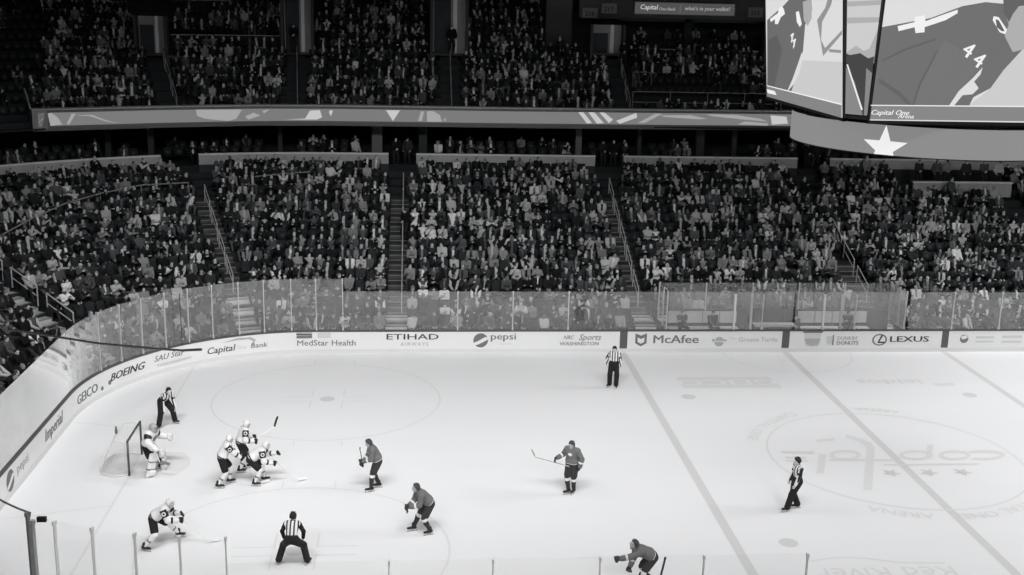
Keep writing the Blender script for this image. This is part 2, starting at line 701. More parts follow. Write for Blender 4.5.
def stick(name, label, grip, heel, toe, m_shaft, m_blade, shaft_r=.014, bw=.075, group='hockey sticks in players\' hands'):
    """grip end, heel and toe in world space"""
    grip, heel, toe = V(*grip), V(*heel), V(*toe)
    o = thing(name, label, 'hockey stick', heel)
    b = MB()
    b.tube([grip - heel, seg(grip, heel, .97) - heel, V(0, 0, 0)], shaft_r, 4)
    b.build('shaft', m_shaft, o)
    u = nrm(toe - heel)
    up = nrm((grip - heel) - ((grip - heel) @ u) * u)
    s = np.cross(u, up)
    b = MB()
    L = np.linalg.norm(toe - heel)
    prof = [(0, -.0), (.05, bw * .95), (L * .7, bw), (L, bw * .8), (L + .02, bw * .3), (L * .95, -.01)]
    n = len(prof)
    vs = [u * a + up * (c - .02) + s * w * .008 + s * .25 * (a / L) ** 2 * .12 for w in (-1, 1) for a, c in prof]
    b.add(vs, [tuple(range(n)), tuple(range(2 * n - 1, n - 1, -1))] + [(i, n + i, n + (i + 1) % n, (i + 1) % n) for i in range(n)])
    b.build('blade', m_blade, o)
    g = MB()
    g.tube([grip - heel, seg(grip, heel, .09) - heel], shaft_r * 1.25, 6)
    g.build('grip_tape', m_blade, o)
    return o


SKS = 1.06          # skaters in pads stand a little taller


def W(loc, rz, p):
    """local point of a figure to world space"""
    c, s = cos(rz), sin(rz)
    p = V(*p) * SKS
    return V(loc[0] + c * p[0] - s * p[1], loc[1] + s * p[0] + c * p[1], p[2])


def place(o, loc, rz, k=1.0):
    o.scale = (k, k, k)
    o.location = (loc[0], loc[1], 0)
    o.rotation_euler = (0, 0, rz)


HI = .0115


def person_mesh(J, skin, label, group=None, res=HI, feet=False, **kw):
    vs, qs = body(J, feet=feet, **kw).mesh(res)
    o = link('person', mesh_np('body', vs, qs, True), skin)
    return tag(o, label, 'person', group)


def around_trunk(J):
    def f(vs, S):
        idx = S.regions(vs)
        reg = np.array([q[6] for q in S.p])[idx]
        u = (vs - J['chest']) @ J['r']
        for i, sd in enumerate('LR'):
            d = nrm(J[sd + 'e'] - J[sd + 's'])
            ax = nrm(np.cross(d, J['F'])) if abs(d @ J['F']) < .9 else J['r']
            m = reg == 1 + i
            u[m] = (vs[m] - J[sd + 's']) @ ax + .03
        return u + .0525 + 4.2
    return f


def official(loc, rz, label, sleeves_dark=False, **pose):
    J = skeleton(**pose)
    o = person_mesh(J, SKIN[1], label, 'officials on the ice')
    if sleeves_dark:
        S = top_sdf(J, .014)
        T = Sdf()
        T.p = [q for q in S.p if q[6] == 0]
        sh = sdf_obj(T, 'striped_shirt', M_STRIPE, o, HI, extra=around_trunk(J))
        for i, sd in enumerate('LR'):
            A = Sdf()
            A.p = [q for q in S.p if q[6] == 1 + i]
            sdf_obj(A, 'sleeve', M_BLACK, sh, HI)
    else:
        sh = sdf_obj(top_sdf(J, .014), 'striped_shirt', M_STRIPE, o, HI, extra=around_trunk(J))
    S = Sdf()                                       # black collar and yoke
    S.cap(J['Ls'] * .55 + J['Rs'] * .45 + J['U'] * .045, J['Rs'] * .55 + J['Ls'] * .45 + J['U'] * .045, .062, .062, .02)
    sdf_obj(S, 'collar', M_BLACK, sh, HI)
    for sd in 'LR':                                 # arm band
        band(seg(J[sd + 's'], J[sd + 'e'], .45), seg(J[sd + 's'], J[sd + 'e'], .72), .070, 'arm_band', M_BLACK if not sleeves_dark else M_BLACK2, sh, HI, .066)
    sdf_obj(trousers_sdf(J, .036, 1.15), 'trousers', M_BLACK, o, HI)
    for sd in 'LR':
        bladed_skate(J, sd, M_BLACK2, M_STEEL, o, HI)
    helmet(J, M_BLACK2, o, HI, visor=True)
    place(o, loc, rz, 1.02 if sleeves_dark else 1.04)
    return o, J


def skater(loc, rz, label, team, **pose):
    J = skeleton(**pose)
    o = person_mesh(J, SKIN[0], label, 'skaters in white' if team == 'w' else 'skaters in dark')
    wht = team == 'w'
    mj = M_JWHITE if wht else M_JDARK
    jr = sdf_obj(top_sdf(J, .040, hem=.05, loose=.95), 'jersey', mj, o, HI)
    U, r, F = J['U'], J['r'], J['F']
    for i, sd in enumerate('LR'):
        sg = -1 if sd == 'L' else 1
        s, e, w = J[sd + 's'], J[sd + 'e'], J[sd + 'w']
        band(seg(e, w, .30), seg(e, w, .55), .088, 'sleeve_stripe', M_BLACK2 if wht else M_JWHITE, jr, HI, .083)
        if wht:
            band(seg(s, e, -.12), seg(s, e, .62), .108, 'shoulder_patch', M_BLACK2, jr, HI, .096)
            c = seg(s, e, .26)
            ax = nrm(r * sg * .8 - F * .25 + U * .2)
            d = nrm(e - s)
            ax = nrm(ax - (ax @ d) * d)
            c = c + ax * .104
            y2 = np.cross(ax, d)
            MB().tube([c + .048 * (d * cos(t) + y2 * sin(t)) for t in np.linspace(0, 2 * pi, 13)], .015, 6, cap=False).build('shoulder_emblem', M_JWHITE, jr, True)
    # hem band and number on the back
    T = np.stack([r, F, U], 1)
    S = Sdf().ell(J['waist'] - U * .0, (.192, .158, .225), T).cap(J['pel'] + U * .10 - r * .06, J['pel'] + U * .10 + r * .06, .170, .170, .05)
    c = J['pel'] + U * .035
    sdf_obj(S, 'hem_band', M_BLACK2 if wht else M_JWHITE, jr, HI, [(c, -U), (c + U * (.05 if wht else .022), U)])
    S = Sdf().ell(J['chest'] + F * .150 + U * .02, (.075, .025, .055), T)
    sdf_obj(S, 'chest_crest', M_GREY4 if wht else M_JWHITE, jr, HI)
    # padded shorts
    S = Sdf()
    S.ell(J['pel'] + U * .03, (.19, .15, .15), T, .05)
    for sd in 'LR':
        S.cap(J[sd + 'hip'], seg(J[sd + 'hip'], J[sd + 'k'], .80), .122, .112, .05)
    sdf_obj(S, 'padded_shorts', M_BLACK if wht else M_PDARK, o, HI)
    for sd in 'LR':
        k, a = J[sd + 'k'], J[sd + 'a']
        S = Sdf().cap(seg(J[sd + 'hip'], k, .78), k, .085, .082, .03).cap(k, seg(k, a, .9), .080, .060, .03)
        S.ell(seg(k, a, .3) + V(*J[sd + 'toe']) * .02, (.06, .06, .12), k=.03)
        so = sdf_obj(S, 'sock', M_JWHITE if wht else M_PDARK, o, HI)
        if wht:
            band(seg(k, a, .48), seg(k, a, .62), .076, 'sock_band', M_GREY4, so, HI, .072)
        else:
            band(seg(k, a, -.02), seg(k, a, .22), .092, 'sock_band', M_JWHITE, so, HI, .090)
        bladed_skate(J, sd, M_BLACK2, M_STEEL, o, HI)
        gauntlet(J, sd, M_BLACK2 if wht else M_GLOVE, o, HI)
    helmet(J, M_JWHITE if wht else M_HDARK, o, HI)
    place(o, loc, rz, SKS)
    return o, J
# ------------------------------------------------------------------ shared materials
M_BLACK = mat('black_cloth', .012, .8, noise=.2)
M_BLACK2 = mat('black_plastic', .016, .45, noise=.2)
M_GREY4 = mat('mid_grey_cloth', .20, .8, noise=.1)
M_WHITEPL = mat('white_plastic', .7, .4, noise=.03)
M_STEEL = mat('skate_steel', .5, .25, metal=.8, noise=.1)
M_JWHITE = mat('white_jersey', .74, .8, noise=.04)
M_JDARK = mat('dark_jersey', .15, .8, noise=.10)
M_PDARK = mat('dark_shorts', .035, .8, noise=.12)
M_HDARK = mat('dark_helmet', .055, .35, noise=.1)
M_GLOVE = mat('dark_glove', .045, .6, noise=.1)
M_STRIPE = stripe_mat('striped_cloth')
M_VISOR = glass_mat('visor_plastic', .05, .6, .03)
M_WOOD = mat('pale_shaft', .36, .5, noise=.1)
M_TAPE = mat('black_tape', .03, .8, noise=.1)

RR, CX, CY = 8.53, -21.95, 4.42
S1 = -21.95 - RR * pi / 2          # end of the far corner
S2 = S1 - 2 * CY                   # end of the goal-end straight
S3 = S2 - RR * pi / 2              # end of the near corner


def pth(s, off=0.0):
    """point and outward normal along the inside face of the boards; s = X on the far side"""
    if s >= -21.95:
        return V(s, 12.95 + off), V(0, 1)
    if s >= S1:
        a = (-21.95 - s) / RR
        n = V(-sin(a), cos(a))
        return V(CX, CY) + n * (RR + off), n
    if s >= S2:
        return V(-30.48 - off, CY - (S1 - s)), V(-1, 0)
    if s >= S3:
        a = pi / 2 + (S2 - s) / RR
        n = V(-sin(a), cos(a))
        return V(CX, -CY) + n * (RR + off), n
    return V(-21.95 + (S3 - s), -12.95 - off), V(0, -1)


def samples(s0, s1, step=.6):
    n = max(1, int(abs(s1 - s0) / step))
    return np.linspace(s0, s1, n + 1)


def ribbon_box(mb, s0, s1, o0, o1, z0, z1, step=.5):
    """a bar with a rectangular section that follows the boards"""
    ss = samples(s0, s1, step)
    sec = [(o0, z0), (o1, z0), (o1, z1), (o0, z1)]
    vs = [(*pth(s, o)[0], z) for s in ss for o, z in sec]
    n = len(ss)
    fs = [(i * 4 + k, i * 4 + (k + 1) % 4, (i + 1) * 4 + (k + 1) % 4, (i + 1) * 4 + k) for i in range(n - 1) for k in range(4)]
    fs += [(3, 2, 1, 0), tuple((n - 1) * 4 + k for k in range(4))]
    return mb.add(vs, fs)


def on_boards(vs, s0, z0, lift=.006):
    """text vertices laid on the inside face, reading left to right as seen from the ice"""
    out = []
    for u, v, w in vs:
        p, n = pth(s0 + u)
        p = p - n * (lift + w)
        out.append((p[0], p[1], z0 + v))
    return out


# ------------------------------------------------------------------ ice
def ice_material():
    m = bpy.data.materials.new('ice_surface')
    m.use_nodes = True
    nt = m.node_tree
    b = nt.nodes['Principled BSDF']
    tc = nt.nodes.new('ShaderNodeTexCoord')
    n1 = nt.nodes.new('ShaderNodeTexNoise')
    n1.inputs['Scale'].default_value = .35
    n1.inputs['Detail'].default_value = 8
    mp = nt.nodes.new('ShaderNodeMapping')
    mp.inputs['Scale'].default_value = (.35, 1.6, 1)
    nt.links.new(tc.outputs['Object'], mp.inputs[0])
    nt.links.new(mp.outputs[0], n1.inputs['Vector'])
    cr = nt.nodes.new('ShaderNodeMix')
    cr.data_type = 'RGBA'
    cr.inputs[6].default_value = (.80, .805, .815, 1)
    cr.inputs[7].default_value = (.85, .85, .86, 1)
    nt.links.new(n1.outputs['Fac'], cr.inputs[0])
    nt.links.new(cr.outputs[2], b.inputs['Base Color'])
    b.inputs['Roughness'].default_value = .32
    b.inputs['Specular IOR Level'].default_value = .12
    MATS['ice'] = m
    return m


M_ICE = ice_material()
M_LINE = mat('painted_line', .665, .4, noise=.05)
M_LINE2 = mat('painted_line_thin', .735, .4, noise=.04)
M_LOGO = mat('painted_logo', .735, .4, noise=.05)
M_CREASE = mat('painted_crease', .75, .4, noise=.04)
M_DOT = mat('painted_dot', .66, .4, noise=.05)

out = []
for sx in (-1, 1):
    for t in np.linspace(0, pi / 2, 25):
        out.append((sx * 21.95 + sx * RR * sin(t), 4.42 + RR * cos(t)))
P1 = out[:25]
P2 = out[25:]
ring = P1 + [(x, -y) for x, y in P1[::-1]] + [(x, -y) for x, y in P2] + P2[::-1]
MBI = MB()
MBI.add([(x, y, -.15) for x, y in ring] + [(x, y, 0) for x, y in ring],
        [tuple(range(len(ring))), tuple(range(2 * len(ring) - 1, len(ring) - 1, -1))] + [(i, len(ring) + i, len(ring) + (i + 1) % len(ring), (i + 1) % len(ring)) for i in range(len(ring))])
ICE = MBI.build('floor', M_ICE)
tag(ICE, 'white ice sheet of the rink', 'floor', kind='structure')
import bmesh
bm = bmesh.new()
bm.from_mesh(ICE.data)
bmesh.ops.recalc_face_normals(bm, faces=bm.faces)
bm.to_mesh(ICE.data)
bm.free()

ZL = .0025


def paint(name, polys, m=None, z=ZL):
    b = MB()
    for i, p in enumerate(polys):
        zz = z + (.0015 * i if len(polys) < 12 else 0)
        if sum(p[j - 1][0] * p[j][1] - p[j][0] * p[j - 1][1] for j in range(len(p))) < 0:
            p = p[::-1]
        b.add([(x, y, zz) for x, y in p], [tuple(range(len(p)))])
    o = b.build(name, m or M_LINE, ICE)
    return o


def rect(x0, x1, y0, y1):
    return [(x0, y0), (x1, y0), (x1, y1), (x0, y1)]


def arc_ring(cx, cy, r, w, a0=0.0, a1=2 * pi, n=64):
    t = np.linspace(a0, a1, n + 1)
    return [[(cx + (r - w / 2) * cos(t[i]), cy + (r - w / 2) * sin(t[i])), (cx + (r + w / 2) * cos(t[i]), cy + (r + w / 2) * sin(t[i])),
             (cx + (r + w / 2) * cos(t[i + 1]), cy + (r + w / 2) * sin(t[i + 1])), (cx + (r - w / 2) * cos(t[i + 1]), cy + (r - w / 2) * sin(t[i + 1]))] for i in range(n)]


def disc(cx, cy, r, n=32):
    return [(cx + r * cos(t), cy + r * sin(t)) for t in np.linspace(0, 2 * pi, n, endpoint=False)]


for x in (-7.77, 7.77):
    paint('blue_line', [rect(x - .1525, x + .1525, -12.93, 12.93)])
paint('centre_line', [rect(-.1525, .1525, -12.93, 12.93)])
for sx in (-1, 1):
    ylim = 4.42 + sqrt(RR ** 2 - (27.13 - 21.95) ** 2) - .02
    paint('goal_line', [rect(sx * 27.13 - .04, sx * 27.13 + .04, -ylim, ylim)], M_LINE2)
    for sy in (-1, 1):
        cx, cy = sx * 21.03, sy * 6.71
        paint('faceoff_circle', arc_ring(cx, cy, 4.57, .07), M_LINE2)
        paint('faceoff_dot', [disc(cx, cy, .30)], M_DOT)
        hs = []
        for a in (-1, 1):
            for b in (-1, 1):
                hs.append(rect(cx + a * .61 - (0 if a > 0 else .05), cx + a * .61 + (.05 if a > 0 else 0), min(cy + b * .28, cy + b * 1.19), max(cy + b * .28, cy + b * 1.19)))
                hs.append(rect(min(cx + a * .61, cx + a * 1.83), max(cx + a * .61, cx + a * 1.83), cy + b * .28 - .025, cy + b * .28 + .025))
                hs.append(rect(cx + a * .87 - .025, cx + a * .87 + .025, min(cy + b * 4.6, cy + b * 5.15), max(cy + b * 4.6, cy + b * 5.15)))
        paint('hash_marks', hs, M_LINE2)
        paint('neutral_dot', [disc(sx * 6.096, cy, .30)], M_DOT)
        xg, xe = sx * 27.13, sx * 30.47
        paint('trapezoid_line', [[(xg, sy * 3.35 - .03), (xg, sy * 3.35 + .03), (xe, sy * 4.27 + .03), (xe, sy * 4.27 - .03)]], M_LINE2)
    n = 24
    cre = [(sx * 27.09, -1.22)] + [(sx * (27.13 - (1.83 * cos(t))), 1.83 * sin(t) * .92) for t in np.linspace(-.75, .75, n)] + [(sx * 27.09, 1.22)]
    paint('goal_crease', [cre], M_CREASE, .0018)
paint('centre_circle', arc_ring(0, 0, 4.57, .07), M_LINE2, .006)
paint('referee_crease', arc_ring(0, 12.94, 3.05, .06, pi, 2 * pi, 32), M_LINE2)


def ice_text(s, x, y, size, m=M_LOGO, bold=.01, shear=0, sx=1.0, rot=pi, name='ice_lettering', sy=1.0):
    vs, fs = text_mesh(s, size, bold, shear, 0, sx)
    c, sn = cos(rot), sin(rot)
    b = MB()
    b.add([(x + c * u - sn * v * sy, y + sn * u + c * v * sy, ZL + .003 + w) for u, v, w in vs], fs)
    return b.build(name, m, ICE)


# centre logo: a long word with a hockey-stick t, three stars and a small line under it, reading from the far side
LOGO_X = [[(400, 370), (435, 370), (445, 205), (412, 205)], [(412, 205), (445, 205), (432, 185), (395, 170), (385, 182)], [(385, 182), (395, 170), (335, 153), (330, 165)], [(218, 305), (248, 305), (258, 230), (230, 230)],
          [(218, 182), (290, 178), (290, 169), (222, 173)], [(80, 226), (210, 228), (210, 218), (80, 217)], [(100, 246), (180, 247), (180, 241), (100, 240)], [(100, 258), (185, 260), (185, 254), (100, 253)],
          [(265, 256), (520, 257), (520, 249), (265, 248)], [(640, 246), (664, 246), (672, 193), (650, 193)], [(480, 275), (850, 271), (850, 265), (480, 269)]]


def ice_px(x, y):
    X, Y = 760 + x / 3.879, 395 + y / 3.879
    d = _f + _r * (X - 512) / CAM_F - _u * (Y - 287.5) / CAM_F
    p = CAM_P - d * CAM_P[2] / d[2]
    return (p[0], p[1])


def ell_ring(cx, cy, rx, ry, w, a0=0.0, a1=2 * pi, n=28):
    t = np.linspace(a0, a1, n + 1)
    f = lambda a, k: ice_px(cx + (rx - k * w * 2.2) * cos(a), cy + (ry - k * w) * sin(a))
    return [[f(t[i], 0), f(t[i + 1], 0), f(t[i + 1], 1), f(t[i], 1)] for i in range(n)]


paint('centre_logo', [[ice_px(*q) for q in p] for p in LOGO_X[:8]], M_LOGO, ZL + .002)
paint('centre_logo', [[ice_px(*q) for q in p] for p in LOGO_X[8:]], M_LOGO, ZL + .004)
for e in ((330, 234, 62, 20, 8), (605, 234, 66, 19, 8), (755, 234, 62, 19, 8)):
    paint('centre_logo', ell_ring(*e), M_LOGO, ZL + .0085)
paint('centre_logo', ell_ring(868, 233, 82, 20, 9, -2.4, 2.2), M_LOGO, ZL + .010)
for k, (sx, sy) in enumerate(((510, 303), (655, 301), (785, 299))):
    c = ice_px(sx, sy)
    st = [(c[0] + .36 * (1 if i % 2 == 0 else .42) * cos(-pi / 2 + i * pi / 5), c[1] + .36 * (1 if i % 2 == 0 else .42) * sin(-pi / 2 + i * pi / 5)) for i in range(10)]
    paint('centre_star', [[c, st[i], st[(i + 1) % 10]] for i in range(10)], M_LINE, ZL + .004)


def ring_text(s, r, ac, size, name='circle_lettering', flip=1):
    """lettering round the centre circle; ac = angle of its middle"""
    vs, fs = text_mesh(s, size, .015, 0, 0, 1.1)
    b = MB()
    pts = []
    for u, v, w in vs:
        if flip > 0:                # tops of letters outward
            a = ac - u / r
            rr_ = r + v
        else:                       # tops inward
            a = ac + u / r
            rr_ = r - v
        pts.append((rr_ * cos(a), rr_ * sin(a), ZL + .003 + w))
    b.add(pts, fs)
    return b.build(name, M_LOGO, ICE)


ring_text('CAPITAL ONE', 5.30, R_(138), .60, flip=-1)
ring_text('ARENA', 5.30, R_(75), .52, flip=-1)
ring_text('ARENA', 4.88, R_(250), .58)
ring_text('CAPITAL ONE', 4.88, R_(295), .58)
pw = lambda X, Y: ice_px((X - 760) * 3.879, (Y - 395) * 3.879)
c = pw(889, 381.5)
ice_text('leidos', c[0], c[1] + .25, .95, M_LINE2, .01, 0, 1.35)
paint('ice_lettering', [[pw(930, 383.5), pw(953, 382.8), pw(956, 385.6), pw(938, 386)]], M_LINE2)
paint('ice_sponsor_panel', [[pw(676, 377), pw(769, 377), pw(783, 388), pw(683, 388)]], M_LOGO, .0016)
c = pw(727, 382.5)
ice_text('GEICO', c[0], c[1] + .35, 1.0, M_ICE, .03, 0, 1.5, name='ice_lettering')
c = pw(884, 569)
ice_text('Red River', c[0], c[1] + .1, 1.05, M_LOGO, -.002, 0, 1.0)
tt = np.linspace(0, 1, 18)
ya = lambda a: 561 - 5.5 * sin(pi * min(1, a * 1.5)) * (1 - a * .6) + 1.5 * a
paint('ice_lettering', [[pw(808 + 137 * a, ya(a)), pw(808 + 137 * (a + 1 / 17), ya(a + 1 / 17)), pw(808 + 137 * (a + 1 / 17), ya(a + 1 / 17) + 1.3), pw(808 + 137 * a, ya(a) + 1.3)] for a in tt[:-1]], M_LINE2)

# ------------------------------------------------------------------ dasher boards
M_BOARD = mat('board_panel', .80, .35, noise=.02)
M_KICK = mat('kick_plate', .70, .45, noise=.03)
M_CAPR = mat('cap_rail', .09, .5, noise=.1)
M_BLUEP = mat('dark_line_paint', .11, .5, noise=.06)
M_INK = mat('dark_ink', .05, .6, noise=.1)
M_INK2 = mat('mid_ink', .17, .6, noise=.1)
M_INK3 = mat('pale_ink', .42, .6, noise=.1)
M_INK4 = mat('faint_ink', .62, .6, noise=.05)


def board(s0, s1, label, kick=True):
    m = MB()
    ribbon_box(m, s0, s1, 0, .10, .02, 1.03)
    o = m.build('dasher_board', M_BOARD)
    tag(o, label, 'rink board', 'advertising boards round the ice')
    ribbon_box(MB(), s0, s1, -.012, .0, .0, .20).build('kick_plate', M_KICK, o)
    ribbon_box(MB(), s0, s1, -.02, .12, 1.03, 1.09).build('cap_rail', M_CAPR, o)
    return o


def ad_text(o, s, sc, z, size, m, bold=.0, shear=0, sx=1.0, space=1.0, name='lettering'):
    vs, fs = text_mesh(s, size, bold, shear, .002, sx, space=space)
    return MB().add(on_boards(vs, sc, z), fs).build(name, m, o)


def ad_poly(o, polys, sc, z, m, name='logo', lift=.008):
    b = MB()
    for p in polys:
        b.add(on_boards([(u, v, 0) for u, v in p], sc, z, lift), [tuple(range(len(p)))])
    return b.build(name, m, o)


def circ(r, n=24, cx=0, cy=0, a0=0, a1=2 * pi, sx=1.0):
    return [(cx + sx * r * cos(t), cy + r * sin(t)) for t in np.linspace(a0, a1, n, endpoint=abs(a1 - a0) < 6.28)]


def annulus(r0, r1, n=24, sx=1.0):
    t = np.linspace(0, 2 * pi, n + 1)
    return [[(sx * r0 * cos(t[i]), r0 * sin(t[i])), (sx * r1 * cos(t[i]), r1 * sin(t[i])), (sx * r1 * cos(t[i + 1]), r1 * sin(t[i + 1])), (sx * r0 * cos(t[i + 1]), r0 * sin(t[i + 1]))] for i in range(n)]


# far side, from the corner
o = board(-18.9, -21.95, 'white rink board with two-tone block and health lettering where the corner begins')
ad_poly(o, [rect(-.35, .35, 0, .12)], -22.5, .73, M_INK2)
ad_poly(o, [rect(-.35, .35, .12, .28)], -22.5, .73, M_INK3)
ad_poly(o, [[(-.35, .16), (.35, .14), (.35, .19), (-.35, .22)]], -22.5, .73, M_INK, lift=.011)
ad_poly(o, [rect(-.3, .3, 0, .25)], -21.6, .74, M_INK4)
ad_text(o, 'MedStar Health', -21.5, .38, .38, M_INK2, .006, 0, 1.12)
o = board(-15.3, -18.9, 'white rink board with the airline lettering')
ad_text(o, 'ETIHAD', -17.58, .66, .38, M_INK, .018, 0, 1.85)
ad_text(o, 'AIRWAYS', -17.5, .36, .24, M_INK3, .003, 0, 1.0, 1.35)
o = board(-11.9, -15.3, 'white rink board with a round wave-striped globe on the far side')
ad_poly(o, [circ(.34)], -14.45, .61, M_INK2)
ad_poly(o, [[(-.33, -.12), (-.1, -.02), (.2, .16), (.33, .14), (.34, .05), (.12, -.08), (-.12, -.2), (-.28, -.24)]], -14.45, .61, M_BOARD, lift=.012)
ad_text(o, 'pepsi', -13.4, .65, .45, M_INK2, .02, 0, 1.3)
ad_poly(o, [rect(-.35, .35, 0, .03)], -13.3, .42, M_INK4)
o = board(-7.95, -11.9, 'white rink board with slanted script over small capitals beside the first dark post')
ad_text(o, 'NBC', -10.35, .66, .26, M_INK2, .006, .3, .9)
ad_text(o, 'Sports', -9.35, .62, .40, M_INK2, .004, .35, 1.0)
ad_text(o, 'WASHINGTON', -9.85, .36, .24, M_INK2, .012, .1, 1.12)
o = board(-7.59, -7.95, 'dark painted post of board where the first wide line meets the far side')
o.data.materials[0] = M_BLUEP
o = board(-3.7, -7.59, 'white rink board with a notched dark shield and bold lettering')
sh = [(-.27, .34), (0, .22), (.27, .34), (.27, -.14), (0, -.30), (-.27, -.14)]
sh2 = [(-.16, .14), (0, .06), (.16, .14), (.16, -.08), (0, -.17), (-.16, -.08)]
ad_poly(o, [sh], -6.95, .60, M_INK2)
ad_poly(o, [sh2], -6.95, .60, M_BOARD, lift=.012)
ad_text(o, 'McAfee', -5.28, .46, .56, M_INK2, .022, 0, 1.28)
o = board(-.2, -3.7, 'white rink board with a faint turtle sign')
ad_poly(o, [circ(.20, 20, 0, 0, 0, pi), [(-.36, -.02), (-.22, -.02), (-.22, .10), (-.32, .10)], [(.2, -.02), (.34, -.02), (.36, .06), (.2, .08)], circ(.22, 20, 0, -.05, pi, 2 * pi)], -3.22, .56, M_INK3)
ad_text(o, 'The', -2.58, .62, .17, M_INK4, .002)
ad_text(o, 'Greene Turtle', -1.35, .52, .32, M_INK3, -.004, 0, 1.0)
o = board(.16, -.2, 'dark painted post of board where the centre line meets the far side')
o.data.materials[0] = M_BLUEP
o = board(3.6, .16, 'white rink board with a coffee cup and doughnut lettering')
ad_poly(o, [[(-.43, .36), (.43, .36), (.30, -.34), (-.30, -.34)]], 1.27, .62, M_INK4)
ad_poly(o, [[(-.40, .05), (.40, .05), (.32, -.26), (-.05, -.32), (-.31, -.20)]], 1.27, .62, M_INK3, lift=.011)
ad_poly(o, [rect(-.47, .47, .33, .40)], 1.27, .62, M_INK2, lift=.014)
ad_poly(o, [[(-.18, .2), (.18, .2), (.13, -.2), (-.13, -.2)]], 2.12, .58, M_INK4)
ad_poly(o, [rect(-.03, .03, -.26, .24)], 2.28, .60, M_INK2)
ad_text(o, "DUNKIN'", 3.0 - .02, .60, .25, M_INK3, .012, 0, .98)
ad_text(o, 'DONUTS', 3.0, .36, .26, M_INK2, .014, 0, 1.0)
o = board(7.61, 3.6, 'white rink board with an oval car emblem and wide capitals')
ad_poly(o, annulus(.23, .29, 28, 1.25), 4.55, .60, M_INK2)
ad_poly(o, [[(-.10, -.16), (.28, -.16), (.24, -.09), (.0, -.09), (.16, .22), (.06, .22)]], 4.55, .60, M_INK)
ad_text(o, 'LEXUS', 6.02, .50, .40, M_INK, .034, 0, 1.72)
o = board(7.95, 7.61, 'dark painted post of board where the second wide line meets the far side')
o.data.materials[0] = M_BLUEP
o = board(12.2, 7.95, 'white rink board with a small two-tone globe and faint writing')
ad_poly(o, [circ(.21)], 8.72, .64, M_INK2)
ad_poly(o, [[(-.18, .10), (.06, .2), (.19, .07), (.02, -.02), (-.1, -.02)]], 8.72, .64, M_BOARD, lift=.012)
ad_poly(o, [rect(-.45, .45, 0, .10), rect(-.45, .45, -.2, -.12)], 9.75, .66, M_INK4)
ad_poly(o, [rect(-.5, .5, 0, .12), rect(-.5, .5, -.24, -.14)], 11.1, .68, M_INK4)
board(21.95, 12.2, 'plain white rink board nearest the far corner beyond the penalty boxes')


def sa(deg):
    return -21.95 - RR * R_(deg)


o = board(-21.95, sa(37), 'curved white rink board with a bank sign under a swoosh')
ad_text(o, 'Capital', sa(28.8), .40, .42, M_INK, .012, .2, 1.1)
ad_text(o, 'One', sa(22.6), .42, .26, M_INK4, .004, 0, .9)
ad_text(o, 'Bank', sa(17.3), .42, .32, M_INK2, .010, .1, 1.2)
ad_poly(o, [[(-.9, .0), (-.2, .12), (.4, .10), (.62, -.02), (.52, -.28), (.42, -.33), (.5, -.08), (.3, .02), (-.2, .03)]], sa(22.5), .83, M_INK3)
o = board(sa(37), sa(51), 'curved white rink board with two lines of slanted lettering')
ad_text(o, 'SAU Star', sa(45.5), .60, .36, M_INK2, .012, .3, 1.1)
ad_text(o, 'www.sau.edu', sa(44), .36, .18, M_INK4, .002, .2, 1.4) if False else ad_poly(o, [rect(-.85, .85, 0, .08)], sa(44), .38, M_INK4)
o = board(sa(51), sa(66), 'curved white rink board with bold slanted capitals between two slimmer signs')
ad_text(o, 'BOEING', sa(60.7), .46, .44, M_INK, .034, .35, 1.25)
ad_poly(o, [circ(.10)], sa(68), .45, M_INK2)
o = board(sa(66), S1, 'curved white rink board with tall block letters behind the net')
ad_text(o, 'GEICO', sa(79.5), .36, .52, M_INK2, .035, 0, 1.15)
ad_poly(o, [circ(.09)], sa(71.5), .36, M_INK2)
o = board(S1, S1 - 4.2, 'straight white end board with slanted grey lettering behind the goal')
ad_text(o, 'Imperial', S1 - 2.2, .42, .62, M_INK2, .016, .25, 1.05)
o = board(S1 - 4.2, S2, 'straight white end board with a round globe at the picture edge')
ad_text(o, 'pepsi', S1 - 3.9 - .4, .48, .5, M_INK3, .01, 0, 1.2) if False else None
ad_text(o, 'pepsi', S1 - 5.7, .50, .46, M_INK3, .012, 0, 1.25)
ad_poly(o, [circ(.36)], S1 - 6.95, .56, M_INK2)
ad_poly(o, [[(-.33, -.12), (-.1, -.02), (.2, .16), (.33, .14), (.34, .05), (.12, -.08), (-.12, -.2), (-.28, -.24)]], S1 - 6.95, .56, M_BOARD, lift=.012)
board(S2, S3, 'curved white board of the near corner, below the picture')
board(S3, S3 - 30, 'straight white board of the near side, below the picture')

# ------------------------------------------------------------------ glass and stanchions
M_GLASS = glass_mat('rink_glass', .078, 3.2, .065)
M_GLASSN = glass_mat('rink_glass_near', .0, .3, .006, .985)
M_POST = mat('aluminium_post', .62, .4, metal=.2, noise=.05)
M_POSTD = mat('dark_post', .10, .5, noise=.1)
HS, HC = 2.92, 3.50


def pane(s0, s1, z1, label, m=None, o0=.045, o1=.06, group='clear panels along the far boards'):
    o = ribbon_box(MB(), s0, s1, o0, o1, 1.09, z1, .4).build('safety_glass', m or M_GLASS)
    return tag(o, label, 'glass panel', group)


